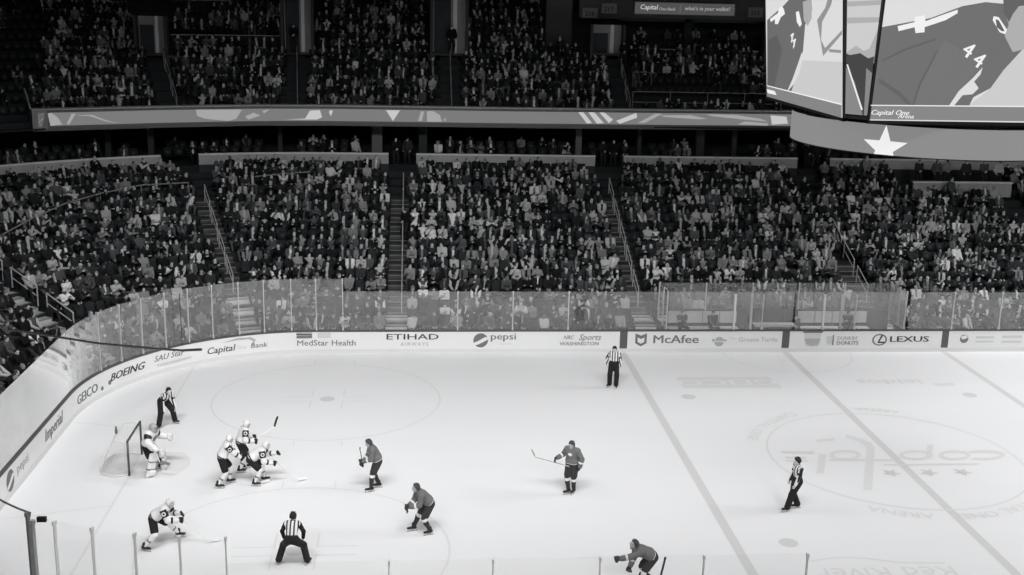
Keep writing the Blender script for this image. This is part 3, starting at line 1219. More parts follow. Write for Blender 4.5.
def post(s, z1, label, w=.05, m=None, off=.07, group='posts between the glass panels', z0=1.09):
    p, n = pth(s, off)
    t = V(n[1], -n[0])
    w = w * .8
    b = MB()
    c = [(p + t * a * w / 2 + n * q * .04) for a, q in ((-1, -1), (1, -1), (1, 1), (-1, 1))]
    b.hexa([(*x, z0) for x in c] + [(*x, z1) for x in c])
    o = b.build('stanchion', m or M_POST)
    c = [(p + t * a * (w / 2 + .012) + n * q * .055) for a, q in ((-1, -1), (1, -1), (1, 1), (-1, 1))]
    b = MB().hexa([(*x, z1 - .10) for x in c] + [(*x, z1 + .015) for x in c])
    b.build('post_cap', m or M_POST, o)
    b = MB().hexa([(*x, z0) for x in c] + [(*x, z0 + .14) for x in c])
    b.build('post_shoe', m or M_POST, o)
    return tag(o, label, 'post', group)


FAR = [-20.75, -15.52, -12.98, -10.4, -7.85]           # post X on the side glass before the penalty boxes
ss = [-20.75, -18.1] + FAR[1:] + [-5.8]
for i, (a, b) in enumerate(zip(ss[:-1], ss[1:])):
    pane(a, b, HS, '%s clear panel of low side glass from the curved corner glass' % ordw(i + 1))
for i, s in enumerate(FAR[1:-1]):
    post(s, HS, 'pale post between low side glass panels, %s from the corner' % ordw(i + 1))
RB = [5.9, 8.05, 10.4, 12.8, 15.4, 18.0, 20.6]
for i, (a, b) in enumerate(zip(RB[:-1], RB[1:])):
    pane(a, b, HS, '%s clear panel of side glass past the penalty boxes' % ordw(i + 1))
for i, s in enumerate(RB[1:]):
    post(s, HS, 'pale glass post past the penalty boxes, %s of them' % ordw(i + 1))
cor = [-20.75] + [sa(a) for a in (0.0, 7.4, 15.5, 23, 31, 38.5, 46, 54, 62, 71, 80.5, 90)]
for i, (a, b) in enumerate(zip(cor[:-1], cor[1:])):
    pane(a, b, HC, '%s tall panel of curved corner glass, counted from the far side' % ordw(i + 1), group='tall panels of the corner glass')
for i, s in enumerate(cor[:-2]):
    post(s, HC, '%s slim post of the tall corner glass, counted from the far side' % ordw(i + 1), .04)
en = list(np.linspace(S1, S2, 5))
for i, (a, b) in enumerate(zip(en[:-1], en[1:])):
    pane(a, b, HC, '%s tall panel of straight glass behind the goal' % ordw(i + 1), group='tall panels of the end glass')
# near corner and near side
NC = lambda deg: S3 + RR * R_(deg)                      # deg measured from the near side
nc = [NC(a) for a in (62, 50, 35.0, 29.5, 22, 14.5, 7.2, 0)]
for i, (a, b) in enumerate(zip(nc[:-1], nc[1:])):
    pane(a, b, HC, '%s panel of near corner glass at the bottom of the picture' % ordw(i + 1), M_GLASSN, group='near corner glass')
for i, s in enumerate(nc[3:]):
    post(s, HC + (.06 if i else 0), '%s thin grey post of the near corner glass' % ordw(i + 1), .04, mat('grey_post', .88, .5, noise=.02))
post(nc[2] + .10, HC, 'heavy dark double post at the near corner glass', .10, mat('heavy_post', .22, .5, noise=.1))
post(nc[2] - .06, HC - .16, 'heavy dark post paired beside the near corner post', .09, mat('grey_heavy_post', .40, .5, noise=.05))
ns = [S3, S3 - 3.82, S3 - 6.32, S3 - 8.93, S3 - 11.5, S3 - 14.1]
for i, (a, b) in enumerate(zip(ns[:-1], ns[1:])):
    pane(a, b, 2.86, '%s panel of low near side glass at the bottom of the picture' % ordw(i + 1), M_GLASSN, group='near side glass')
for i, s in enumerate(ns[1:]):
    post(s, 2.86, '%s thin grey post of the low near side glass' % ordw(i + 1), .035, mat('grey_post', .88, .5, noise=.02))
# dark edging along the top of the near corner glass
o = ribbon_box(MB(), nc[0], nc[2], .03, .075, HC, HC + .025).build('glass_edging', M_POSTD)
tag(o, 'thin dark edging along the top of the near corner glass', 'edging')
b = MB().box(-.11, .11, -.05, .05, -.06, .06)
p, n = pth(nc[2] - .30, -.02)
o = b.build('camera_box', M_BLACK2, loc=(p[0], p[1], HC - .10))
MB().tube([(0, .04, 0), (0, .12, -.02)], .025, 8).build('mount', M_BLACK2, o)
tag(o, 'tiny black box fixed near the top of the near corner glass', 'camera')

# ------------------------------------------------------------------ goal
M_PIPE = mat('goal_pipe', .075, .4, noise=.1)
M_NET = mat('net_cord', .72, .8, noise=.03)
GX = -27.13
g = thing('goal', 'hockey goal with dark pipes and white net', 'goal', (GX, 0, 0))
for q, nm in ((-1, 'goal_post'), (1, 'goal_post')):
    MB().tube([(0, q * .945, 0), (0, q * .945, 1.22)], .038, 10).build(nm, M_PIPE, g, True)
MB().tube([(0, -.965, 1.235), (0, .965, 1.235)], .038, 10).build('crossbar', M_PIPE, g, True)
bk = [(-.02, -.93), (-.5, -1.08), (-.95, -.85), (-1.10, -.35), (-1.10, .35), (-.95, .85), (-.5, 1.08), (-.02, .93)]
MB().tube([(x, y, .04) for x, y in bk], .03, 8).build('base_frame', M_WHITEPL, g, True)
tp = [(-.02, -.93), (-.30, -.98), (-.52, -.8), (-.56, -.35), (-.56, .35), (-.52, .8), (-.30, .98), (-.02, .93)]
MB().tube([(x, y, 1.22) for x, y in tp], .02, 8).build('top_frame', M_WHITEPL, g, True)
MB().tube([(-.56, 0, 1.22), (-.9, 0, .6), (-1.10, 0, .04)], .02, 6).build('back_bar', M_WHITEPL, g, True)
b = MB()


def loop(poly, n):
    P = np.array(poly)
    d = np.r_[0, np.cumsum(np.linalg.norm(np.diff(P, axis=0), axis=1))]
    t = np.linspace(0, d[-1], n)
    return np.stack([np.interp(t, d, P[:, 0]), np.interp(t, d, P[:, 1])], 1)


NB, NT = loop(bk, 45), loop(tp, 45)
for i in range(45):
    b.tube([(*(NT[i]), 1.22), (*(NT[i] * .45 + NB[i] * .55 - V(.06, 0) * (1 if 8 < i < 36 else 0)), .6), (*NB[i], .04)], .003, 3, False)
for z in np.linspace(.1, 1.16, 15):
    t = (1.22 - z) / 1.18
    L = NT * (1 - t) + NB * t
    b.tube([(*q, z) for q in L[::2]], .003, 3, False)
for y in np.linspace(-.9, .9, 22):
    b.tube([(0, y, 1.225), (-.55 + .1 * abs(y) ** 4, y, 1.215)], .003, 3, False)
b.build('net', M_NET, g)
o = MB().add([(x * .98, y * .98, .003) for x, y in bk], [tuple(range(8))]).build('net_floor_shade', mat('net_floor_shade', .62, .8, noise=.05), g)  # net bottom as a grey sheet, its shadow put into the colour
wb = thing('water_bottle', 'small grey water bottle standing on top of the net', 'bottle', (GX - .54, -.20, 1.245))
MB().tube([(0, 0, 0), (0, 0, .16), (0, 0, .19), (0, 0, .2)], [.045, .045, .03, .026], 12).build('bottle_body', M_INK2, wb, True)
MB().tube([(0, 0, .2), (0, 0, .23), (.0, 0, .26)], [.028, .028, .012], 10).build('lid', M_INK, wb, True)
# ------------------------------------------------------------------ stands: rows of terraces that follow the boards
M_CONC = mat('dark_concrete', .030, .85, tint=(.88, 1, 1.1), noise=.25, scale=3, bump=.1)
M_CONCL = mat('step_concrete', .16, .85, noise=.2, scale=3)
M_NOSE = mat('step_edge', .24, .7, noise=.1)
M_SEAT = mat('dark_seat', .026, .5, tint=(.88, 1, 1.1), noise=.15)
M_RAIL = mat('rail_metal', .62, .4, metal=.2, noise=.08)
M_WALL = mat('pale_wall', .44, .8, noise=.10, scale=2)
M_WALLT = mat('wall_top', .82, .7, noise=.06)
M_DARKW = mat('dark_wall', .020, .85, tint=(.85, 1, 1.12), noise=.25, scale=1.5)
M_DARKW2 = mat('dark_panel', .045, .8, tint=(.88, 1, 1.1), noise=.2, scale=1.5)

NROW = 18
TR, RISE = .84, .34


def roff(k):
    return .95 + TR * k


def rz_(k):
    return (.3, .52, .74)[k] if k < 3 else .96 + RISE * (k - 3)


class Path:
    """a path 'off' metres behind the boards: far side straight (s = X), far corner arc, goal-end straight"""

    def __init__(p, off):
        p.off = off
        p.L1 = (RR + off) * pi / 2

    def at(p, s):
        if s >= CX:
            return V(s, 12.95 + p.off), V(0, 1)
        d = CX - s
        if d <= p.L1:
            a = d / (RR + p.off)
            n = V(-sin(a), cos(a))
            return V(CX, CY) + n * (RR + p.off), n
        return V(-30.48 - p.off, CY - (d - p.L1)), V(-1, 0)

    def ang(p, deg):
        return CX - (RR + p.off) * R_(deg)


STR_A = (-18.3, -6.5, 5.4, 17.3)
COR_A = (18.5, 57.0, 88.0)


def aisles(P):
    return [(x, 'X') for x in STR_A] + [(P.ang(a), a) for a in COR_A]


SMAX = 24.0


def smin(P):
    return CX - P.L1 - 6.0


# terraces of the lower bowl
tb = MB()
for k in range(NROW + 1):
    o0, o1 = roff(k), roff(k + 1) if k < NROW else roff(k) + .6
    P0, P1_ = Path(o0), Path(o1)
    # same angles on both edges so that the mesh closes
    par = [('x', x) for x in np.linspace(SMAX, CX, 24)] + [('a', a) for a in np.linspace(0, 90, 40)[1:]] + [('y', y) for y in np.linspace(0, 6, 5)[1:]]

    def pt(P, q):
        if q[0] == 'x':
            return P.at(q[1])[0]
        if q[0] == 'a':
            return P.at(P.ang(q[1]))[0]
        return P.at(CX - P.L1 - q[1] + 1e-6)[0]
    z0 = rz_(k - 1) if k else 0.0
    z1 = rz_(k)
    a = [pt(P0, q) for q in par]
    b = [pt(P1_, q) for q in par]
    tb.strip([(*x, z0) for x in a], [(*x, z1) for x in a])
    tb.strip([(*x, z1) for x in a], [(*x, z1) for x in b])
o = tb.build('lower_terrace', M_CONC)
tag(o, 'dark stepped concrete terrace of the lower stands', 'terrace', kind='structure')
o = MB().box(-46, 34, 12.2, 60, -.30, -.16).box(-60, -29.5, -30, 12.2, -.30, -.16).build('floor_surround', M_CONC)
tag(o, 'dark floor under the stands', 'floor', kind='structure')

# aisle steps, two per row
AI = []
for j, a in enumerate(list(STR_A[:3]) + list(COR_A[:2])):
    st, nz, low = MB(), MB(), MB()
    for k in range((15, 15, 8, 15, 15)[j]):
        for h in (0, 1):
            o0, o1 = roff(k) + h * TR / 2, roff(k) + (h + 1) * TR / 2
            z1 = rz_(k) + (0 if h == 0 else (rz_(k + 1) - rz_(k)) / 2)
            zb = rz_(k) - .02
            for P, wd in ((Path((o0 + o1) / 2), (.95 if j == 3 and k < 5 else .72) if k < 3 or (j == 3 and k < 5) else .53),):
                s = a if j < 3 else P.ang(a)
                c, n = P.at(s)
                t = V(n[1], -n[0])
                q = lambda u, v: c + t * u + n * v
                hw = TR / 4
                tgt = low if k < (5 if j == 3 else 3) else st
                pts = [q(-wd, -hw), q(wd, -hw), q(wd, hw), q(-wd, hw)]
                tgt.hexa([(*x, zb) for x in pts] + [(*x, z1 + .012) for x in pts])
                pts = [q(-wd + .03, -hw - .004), q(wd - .03, -hw - .004), q(wd - .03, -hw + .07), q(-wd + .03, -hw + .07)]
                nz.hexa([(*x, z1 - .02) for x in pts] + [(*x, z1 + .018) for x in pts])
    nm = ('straight aisle of steps nearest the curved corner', 'straight aisle of steps beside the hooded spectator left of the penalty boxes', 'straight aisle of steps above the far penalty box',
          'slanting aisle of steps up the middle of the curved corner', 'pale aisle of steps at the left picture edge')[j]
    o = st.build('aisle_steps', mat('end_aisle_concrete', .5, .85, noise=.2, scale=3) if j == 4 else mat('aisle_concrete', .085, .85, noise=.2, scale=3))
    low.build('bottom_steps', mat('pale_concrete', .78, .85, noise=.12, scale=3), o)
    nz.build('step_edges', M_NOSE, o)
    tag(o, nm, 'steps', kind='structure')
    # handrails on the steps
    ks = {0: (3.0, 5.2, 7.4, 9.6, 11.8, 14.0), 1: (3.6, 6.1, 8.6, 11.1, 13.6), 2: (4.0, 6.5, 9.0), 3: (5.2, 7.7, 10.2, 12.7), 4: (4.0, 6.6, 9.2)}[j]
    for i, kk in enumerate(ks):
        pts = []
        du = (.18, .12, .10, .02, .62)[j]
        for f in (0, 1.9):
            k = kk + f
            P = Path(.95 + TR * k)
            s = a if j < 3 else P.ang(a)
            c, n = P.at(s)
            t = V(n[1], -n[0])
            z = np.interp(k, range(NROW + 1), [rz_(x) for x in range(NROW + 1)])
            pts.append(V(*(c + t * du), z))
        lo_, hi_ = pts
        up = V(0, 0, .92)
        r_ = .026 if j != 4 else .03
        b = MB().tube([lo_ + V(0, 0, .0), lo_ + up * .97, lo_ + up, hi_ + up, hi_ + up * .97, hi_], r_, 6)
        o = b.build('handrail', M_RAIL)
        MB().tube([lo_ + up * .5, hi_ + up * .5], r_ * .8, 6).build('middle_rail', M_RAIL, o)
        tag(o, 'sloping metal handrail, %s from the ice on the %s' % (ordw(i + 1), ('aisle nearest the corner', 'middle aisle', 'aisle over the far penalty box', 'corner aisle', 'aisle at the picture edge')[j]),
            'handrail', 'aisle handrails')


pts = []
for a, off in ((52, 10.4), (51.0, 10.5), (45, 11.4), (38.5, 12.4), (33, 13.0), (27, 13.5), (20.5, 13.5)):
    p = Path(off).at(Path(off).ang(a))[0]
    k = (off - .95) / TR
    pts.append(V(*p, .96 + RISE * (k - 3) + .9))
o = MB().tube(pts, .035, 6).build('curved_rail', mat('dim_handrail', .30, .5))
b = MB()
for p in pts[1:]:
    b.tube([p, p - V(0, 0, .9)], .025, 6)
b.build('rail_post', mat('dim_handrail', .30, .5), o)
tag(o, 'long curved rail through the upper rows of the corner stands', 'rail')
o = MB().tube([(-26.3, 26.5, 6.06), (-24.8, 26.85, 6.18), (-23.3, 27.05, 6.27)], .03, 6).build('short_rail', mat('dim_handrail', .30, .5))
MB().tube([(-25.5, 26.7, 6.1), (-25.5, 26.7, 5.2)], .025, 6).build('rail_post', mat('dim_handrail', .30, .5), o)
tag(o, 'short rail high in the stands right of the slanting corner aisle', 'rail')

# ------------------------------------------------------------------ seats and people in the stands
TONES = {'white': .80, 'pale': .48, 'light grey': .24, 'grey': .088, 'dark grey': .036, 'charcoal': .016, 'black': .007}
TK = list(TONES)
TP = np.array([.03, .05, .08, .13, .20, .28, .23])
BRIGHT = """132,170,2 124,184,2 103,186,3 48,188,3 70,188,0 117,202,3 158,221,0 104,214,1 86,208,2 31,236,1 100,236,2 56,254,0 55,262,1 35,276,2 166,250,1 200,254,0 150,270,2 123,222,2
84,270,3 78,228,2 163,210,2 187,217,2 167,196,1 170,224,3 242,188,1 230,181,2 246,274,2 175,283,1 140,262,2 323,170,3 275,215,0 255,222,3 384,189,1 385,197,0 406,183,2 427,188,1 457,190,0 460,190,1 497,181,2
345,206,2 373,216,1 435,216,1 430,225,1 423,233,0 436,230,0 461,215,0 471,226,1 508,240,0 351,230,2 366,230,3 352,260,0 362,259,1 298,260,2 307,264,1 379,268,1 370,277,2 462,262,2 473,253,2 442,250,1 503,247,2
497,265,2 487,214,3 585,173,1 554,181,1 538,197,0 548,197,1 541,217,2 517,241,0 593,216,1 592,242,1 548,249,2 558,260,3 605,260,1 617,262,1 650,232,1 648,262,0 655,276,0 663,272,0 713,191,0 723,200,2 739,186,0
725,201,1 760,217,0 765,233,0 727,258,2 713,255,2 735,245,2 696,255,2 541,232,2 532,277,2 525,270,2 781,208,0 794,233,2 822,233,1 812,252,0 830,254,2 846,261,2 818,263,1 879,201,0 892,201,0 865,210,2 945,218,2
902,243,2 955,252,0 969,255,1 994,265,2 935,280,0 901,281,1 970,256,1 1015,227,1 898,197,3 1005,240,2 783,264,2 280,299,0 306,297,2 285,325,1 346,325,0 377,318,2 427,297,0 541,323,0 583,322,0 597,299,2
627,298,1 914,290,0 803,304,0 940,299,0 970,314,1 508,198,3 575,204,2 612,226,3 640,205,3 690,228,2 705,214,1 668,246,2 745,262,1 800,212,2 770,250,2 855,233,2 870,243,3 930,236,2 985,205,3 960,196,2 1000,215,2
122,92,0 119,99,1 95,99,2 199,98,1 217,90,1 238,97,2 80,57,2 70,35,2 328,79,1 316,80,2 311,90,2 337,100,1 374,39,2 393,39,2 424,80,1 435,81,1 503,45,1 557,61,1 616,63,1 668,64,1 725,96,0 753,98,1 752,71,1
741,75,2 565,85,2 480,98,2 260,60,3 187,38,1 215,37,2 229,47,1 375,96,2 395,70,3 450,92,3 500,70,2 540,96,2 530,40,3 605,76,2""".split()
BRIGHT = [tuple(int(v) for v in b.split(',')) for b in BRIGHT]

def clump(x, y, sc, seed):
    return sin(x * sc + seed) * cos(y * sc * 1.31 + seed * 2.1) + .6 * sin(x * sc * 2.3 + y * sc * 1.7 + seed * .7)


SEATS = []          # dicts: pos, facing, row, section text, number in it, kind
SECN = ['between the corner aisle and the straight aisle', 'between the first two straight aisles', 'between the middle aisle and the penalty-box aisle', 'past the penalty-box aisle']
SECC = ['between the two corner aisles', 'left of the picture-edge aisle', 'beyond the end aisle']
for k in range(NROW):
    P = Path(roff(k) + .50)
    z = rz_(k)
    st = [(P.at(s), s) for s in np.arange(SMAX, smin(P), -.52)]
    cnt = {}
    al = sorted([a[0] for a in aisles(P)], reverse=True)
    for (c, n), s in st[::1]:
        gap = [a for a in al if abs(s - a) < .48 + .16]
        if gap and not (8 <= k <= 14 and abs(gap[0] - 5.4) < .01):
            continue
        if (k == 0 and abs(s + 9.6) < .6) or (k < 2 and -6.2 < s < 5.9):
            continue
        sec = sum(1 for a in al if s < a)
        if k >= NROW - 2 and any(abs(s - a) < .95 for a in al):
            continue
        X, Y = px((*c, z + .9))
        if X < -14 or X > 1130:
            continue
        if Y > 575:
            continue
        if k >= 15 and 11.0 < c[0] < 18.2:
            continue
        cnt[sec] = cnt.get(sec, 0) + 1
        SEATS.append(dict(p=c, n=n, z=z, k=k, sec=sec, no=cnt[sec], px=(X, Y), lv=0, d=float(np.linalg.norm(V(*c, z) - CAM_P))))

# upper deck
UOFF, UTR, UZ, URISE, NUP = 16.5, .80, 9.15, .50, 14


def uz(k):
    return UZ + URISE * k


UP_A = (-37.9, -30.55, -23.9, -15.4, -5.2, 4.9)


class UPath(Path):
    pass


def uax(P, i):
    """upper aisles: the straight ones keep X, those round the corner fan out"""
    return (P.ang(49), P.ang(21.0), P.ang(5.2), -15.4, -5.2, 4.9)[i]


ub = MB()
for k in range(NUP + 1):
    o0, o1 = UOFF + UTR * k, UOFF + UTR * (k + 1)
    P0, P1_ = Path(o0), Path(o1)
    par = [('x', x) for x in np.linspace(24, CX, 30)] + [('a', a) for a in np.linspace(0, 62, 26)[1:]]
    f = lambda P, q: P.at(q[1])[0] if q[0] == 'x' else P.at(P.ang(q[1]))[0]
    a = [f(P0, q) for q in par]
    b = [f(P1_, q) for q in par]
    z0 = uz(k - 1) if k else UZ - .35
    ub.strip([(*x, z0) for x in a], [(*x, uz(k)) for x in a])
    ub.strip([(*x, uz(k)) for x in a], [(*x, uz(k)) for x in b])
o = ub.build('upper_terrace', M_CONC)
tag(o, 'dark stepped terrace of the upper deck', 'terrace', kind='structure')

for k in range(NUP):
    P = Path(UOFF + UTR * k + .45)
    z = uz(k)
    al = [uax(P, i) for i in range(6)]
    cnt = {}
    for s in np.arange(23.5, P.ang(60), -.50):
        dmin = min(abs(s - a) for a in al)
        wide = .72
        if k >= 6:
            wide = .8
        if any(abs(s - a) < wide for a in al):
            continue
        i4, i5 = al[4], al[5]
        if i4 < s < i5 and (k > 6 or k in (1, )):
            continue
        if al[1] < s < al[2] and k in (7, 11):
            continue
        c, n = P.at(s)
        X, Y = px((*c, z + .9))
        if X < -12 or X > 1130 or Y < -12:
            continue
        if k >= 7 and -9.5 < c[0] < -4.4:
            continue
        if k >= 6 and any(u < X < w for u, w in ((134, 172), (280, 317), (428, 470), (585, 628), (757, 790))):
            continue
        sec = sum(1 for a in al if s < a)
        SEATS.append(dict(p=c, n=n, z=z, k=k, sec=sec, no=0, px=(X, Y), lv=1, d=99.0))

# suite row behind the pale wall
for k in range(2):
    P = Path(17.3 + .9 * k)
    for s in np.arange(23, P.ang(62), -.62):
        c, n = P.at(s)
        X, Y = px((*c, 6.5 + .25 * k + .9))
        if X < -10 or X > 1130 or any(abs(X - q) < 13 for q in (280, 377, 423, 579, 701, 735, 150, 107, 640)):
            continue
        SEATS.append(dict(p=c, n=n, z=6.45 + .25 * k, k=k, sec=0, no=0, px=(X, Y), lv=2, d=99.0))

for k in range(2):
    for x in np.arange(-4.2, 4.0, .6):
        c = V(x, 36.3 + .9 * k)
        SEATS.append(dict(p=c, n=V(0, 1), z=12.75 + .3 * k, k=k, sec=9, no=0, px=px((*c, 13.6)), lv=3, d=99.0))

# who sits where
for q in SEATS:
    X, Y = q['px']
    e = clump(X, Y, .055, 3.0 + q['lv'])
    occ = .86 + .16 * e
    if q['lv'] == 2:
        occ = .38 + .25 * e
    if q['lv'] == 1 and q['sec'] == 1 and q['k'] in (2, 3):
        occ = .22
    if q['lv'] == 1 and X < 43:
        occ = .10
    if q['lv'] == 3:
        occ = .5
    q['occ'] = random.random() < occ
    t = TP.copy()
    if q['lv'] == 1:
        t = t * np.array([.35, .5, .8, 1, 1.3, 1.4, 1.3])
    q['tone'] = int(RNG.choice(7, p=t / t.sum()))
    q['pose'] = int(RNG.integers(0, 8))
    q['jit'] = RNG.normal(0, 1, 3)
    q['sz'] = float(np.clip(RNG.normal(1.0, .05), .87, 1.1))
for (bx, by, t) in BRIGHT:
    c = sorted(SEATS, key=lambda q: abs(q['px'][0] - bx) + 1.3 * abs(q['px'][1] - by))[:1]
    for q in c:
        q['occ'] = True
        q['tone'] = t
        q['lit'] = True  # marks a clothing tone set by hand

# ---- seated people: eight poses, each with body, top, trousers, hair and shoes
LAP = dict(Lh=(-.10, .34, .62), Rh=(.10, .34, .62))


def sit(lean=-6, head=(0, -8), feet=.0, **kw):
    a = dict(pel=(0, 0, .50), lean=lean, head=head, La=(-.12 + feet, .46, .08), Ra=(.12 - feet, .46, .08), kp=(0, .3, 1), curl=.7)
    a.update(LAP)
    a.update(kw)
    return skeleton(**a)


POSES = [
    ('hands in the lap', sit()),
    ('arms folded', sit(-8, (6, -4), Lh=(.10, .20, .80), Rh=(-.10, .22, .77), Lep=(-.7, .1, -.6), Rep=(.7, .1, -.6))),
    ('chin in hand', sit(16, (-10, -4), Rh=(.05, .36, 1.06), Rep=(.6, .4, -.8))),
    ('leaning forward', sit(26, (0, -4), Lh=(-.05, .48, .66), Rh=(.07, .47, .66))),
    ('turned to a neighbour', sit(-4, (45, -6), twist=14)),
    ('holding a cup', sit(-4, (-8, -10), Rh=(.12, .36, .92), Rep=(.6, -.1, -.8))),
    ('clapping', sit(4, (0, -4), Lh=(-.03, .38, .92), Rh=(.03, .37, .94), Lep=(-.7, .0, -.5), Rep=(.7, .0, -.5))),
    ('looking along the ice', sit(-8, (-50, -8), twist=-10)),
]


def hair_sdf(J, style):
    M, h = J['hM'], J['hd']
    X, Y, Z = M[:, 0], M[:, 1], M[:, 2]
    S = Sdf()
    if style == 0:          # short hair
        S.ell(h + Z * .042 - Y * .014, (.084, .100, .090), M)
        return S, 'hair', [(h + Z * .03 + Y * .045, nrm(Y * .8 - Z * .6))]
    if style == 1:          # long hair
        S.ell(h + Z * .040 - Y * .016, (.088, .102, .092), M)
        for q in (-1, 1):
            S.cap(h + X * .068 * q - Y * .02, h + X * .085 * q - Z * .20 - Y * .03, .035, .03, .03)
        S.cap(h - Y * .07, h - Y * .085 - Z * .2, .06, .055, .03)
        return S, 'hair', [(h + Y * .058, Y)]
    if style == 2:          # peaked cap
        S.ell(h + Z * .045 - Y * .004, (.090, .108, .085), M)
        S.ell(h + Z * .055 + Y * .125, (.068, .075, .012), M, .01)
        return S, 'peaked_cap', [(h + Z * .035, -Z)]
    S.ell(h + Z * .045 - Y * .006, (.092, .110, .100), M)     # knitted hat
    S.ell(h + Z * .158 - Y * .01, (.032, .032, .032), M, .01)
    return S, 'knitted_hat', [(h + Z * .022 + Y * .03, nrm(Y * .45 - Z * .9))]


def shoe_sdf(J, sd):
    a, t = J[sd + 'a'], J[sd + 'toe']
    return Sdf().cap(a - V(0, 0, .03) - t * .05, a - V(0, 0, .04) + t * .16, .05, .04, .02).cap(a, a - V(0, 0, .03), .05, .05, .02)


def me_of(S, name, res, clips=()):
    v, q = S.mesh(res, clips)
    return mesh_np(name, v, q, True)


RS = .016
PROTO = []
for nm, J in POSES:
    d = dict(name=nm, J=J)
    d['body'] = me_of(body(J, feet=True), 'body', .0125)
    d['top'] = me_of(top_sdf(J, .022, hem=.02), 'jacket', RS)
    d['trousers'] = me_of(trousers_sdf(J, .014), 'trousers', RS)
    d['hair'] = []
    T_ = top_sdf(J, .022, hem=.02)
    for nm_, rg in (('vest', (0,)), ('sleeveL', (1,)), ('sleeveR', (2,))):
        Q = Sdf()
        Q.p = [p for p in T_.p if p[6] in rg]
        d[nm_] = me_of(Q, 'sleeve' if rg[0] else 'jacket', RS)
    Q = Sdf()
    cN = J['neck'] + J['U'] * .015
    for t in np.linspace(0, 2 * pi, 9)[:-1]:
        f_ = lambda a: cN + J['r'] * .075 * cos(a) + J['F'] * .075 * sin(a) - J['U'] * .03 * sin(a)
        Q.cap(f_(t), f_(t + pi / 4), .032, .032, .01)
    Q.cap(cN + J['F'] * .10, cN + J['F'] * .155 - J['U'] * .24 + J['r'] * .04, .035, .03, .01)
    d['scarf'] = me_of(Q, 'scarf', RS)
    for s in range(4):
        S, hn, cl = hair_sdf(J, s)
        d['hair'].append((hn, me_of(S, hn, RS, cl)))
    d['shoes'] = [me_of(shoe_sdf(J, sd), 'shoe', RS) for sd in 'LR']
    PROTO.append(d)
for d in PROTO:
    for m in (d['body'], d['top'], d['trousers'], d['vest'], d['sleeveL'], d['sleeveR'], d['scarf'], *[h[1] for h in d['hair']], *d['shoes']):
        m.materials.append(SKIN[0])

MTOP = {t: mat(t.replace(' ', '_') + '_jacket_cloth', g, .85, .2, noise=.15, scale=14) for t, g in TONES.items()}
MTRO = [mat('trouser_cloth_%d' % i, g, .85, .2, noise=.1) for i, g in enumerate((.02, .035, .06, .015))]
MHAIR = [mat('hair_%d' % i, g, .6, .3, noise=.3, scale=40) for i, g in enumerate((.015, .03, .07, .20))]
MCAP = [mat('hat_cloth_%d' % i, g, .8, .2, noise=.1) for i, g in enumerate((.015, .06, .20, .6))]
HN = ['short hair', 'long hair', 'peaked cap', 'knitted hat']
GARM = ['jacket', 'sweater', 'coat', 'top']


def spectator(q, label, style, gi, group='spectators in the rows nearest the ice'):
    d = PROTO[q['pose']]
    i = q['i']
    rz = atan2(q['n'][0], -q['n'][1]) + 0.0
    # local +Y must face the ice: direction -n
    rz = atan2(q['n'][0], -q['n'][1])
    p = q['p'] + q['n'] * .02
    o = link('person', d['body'], SKIN[i % 5], None, (p[0], p[1], q['z'] - .0), rz + q['jit'][0] * .08)
    o.scale = (q['sz'],) * 3
    tag(o, label, 'person', group)
    if i % 3 == 0 and not q.get('lit'):
        link('jacket', d['vest'], MTOP[TK[q['tone']]], o)
        m2 = MTOP[TK[(q['tone'] * 3 + i // 3) % 7]]
        link('sleeve', d['sleeveL'], m2, o)
        link('sleeve', d['sleeveR'], m2, o)
    else:
        link('jacket', d['top'], MTOP[TK[q['tone']]], o)
    if i % 4 == 1:
        link('scarf', d['scarf'], MTOP[TK[(i // 4) % 5]], o)
    link('trousers', d['trousers'], MTRO[i % 4], o)
    hn, hm = d['hair'][style]
    link(hn, hm, (MHAIR if style < 2 else MCAP)[(i * 7 + 3) % 4], o)
    for m in d['shoes']:
        link('shoe', m, MTRO[(i + 1) % 4], o)
    return o


occ = [q for q in SEATS if q['occ']]
for i, q in enumerate(occ):
    q['i'] = i
NEAR = sorted([q for q in occ if q['lv'] == 0 and -4 < q['px'][0] < 1028], key=lambda q: q['d'])[:270]
nearset = set(id(q) for q in NEAR)


def where(q):
    ai = {0: ('past the penalty-box aisle', ''), 1: ('between the middle aisle and the penalty-box aisle', ''), 2: ('in the block right of the straight aisle', ''), 3: ('in the block right of the corner aisle', ''),
          4: ('in the curved corner block', ''), 5: ('below the picture-edge aisle', ''), 6: ('in the far left block', '')}
    base = {0: 'aisle past the far corner', 1: 'far aisle', 2: 'penalty-box aisle', 3: 'middle aisle', 4: 'corner-side straight aisle', 5: 'slanting corner aisle', 6: 'picture-edge aisle', 7: 'end aisle'}
    return base[q['sec']]


for q in NEAR:
    st = int(RNG.choice(4, p=[.45, .27, .17, .11]))
    t = TK[q['tone']]
    lab = '%s-clad spectator %s, %s row, %s seat left of the %s' % (t.replace(' ', '-'), 'with ' + HN[st] if st != 0 else PROTO[q['pose']]['name'], ordw(q['k'] + 1), ordw(q['no']), where(q))
    spectator(q, lab[0].upper() + lab[1:], st, 0)

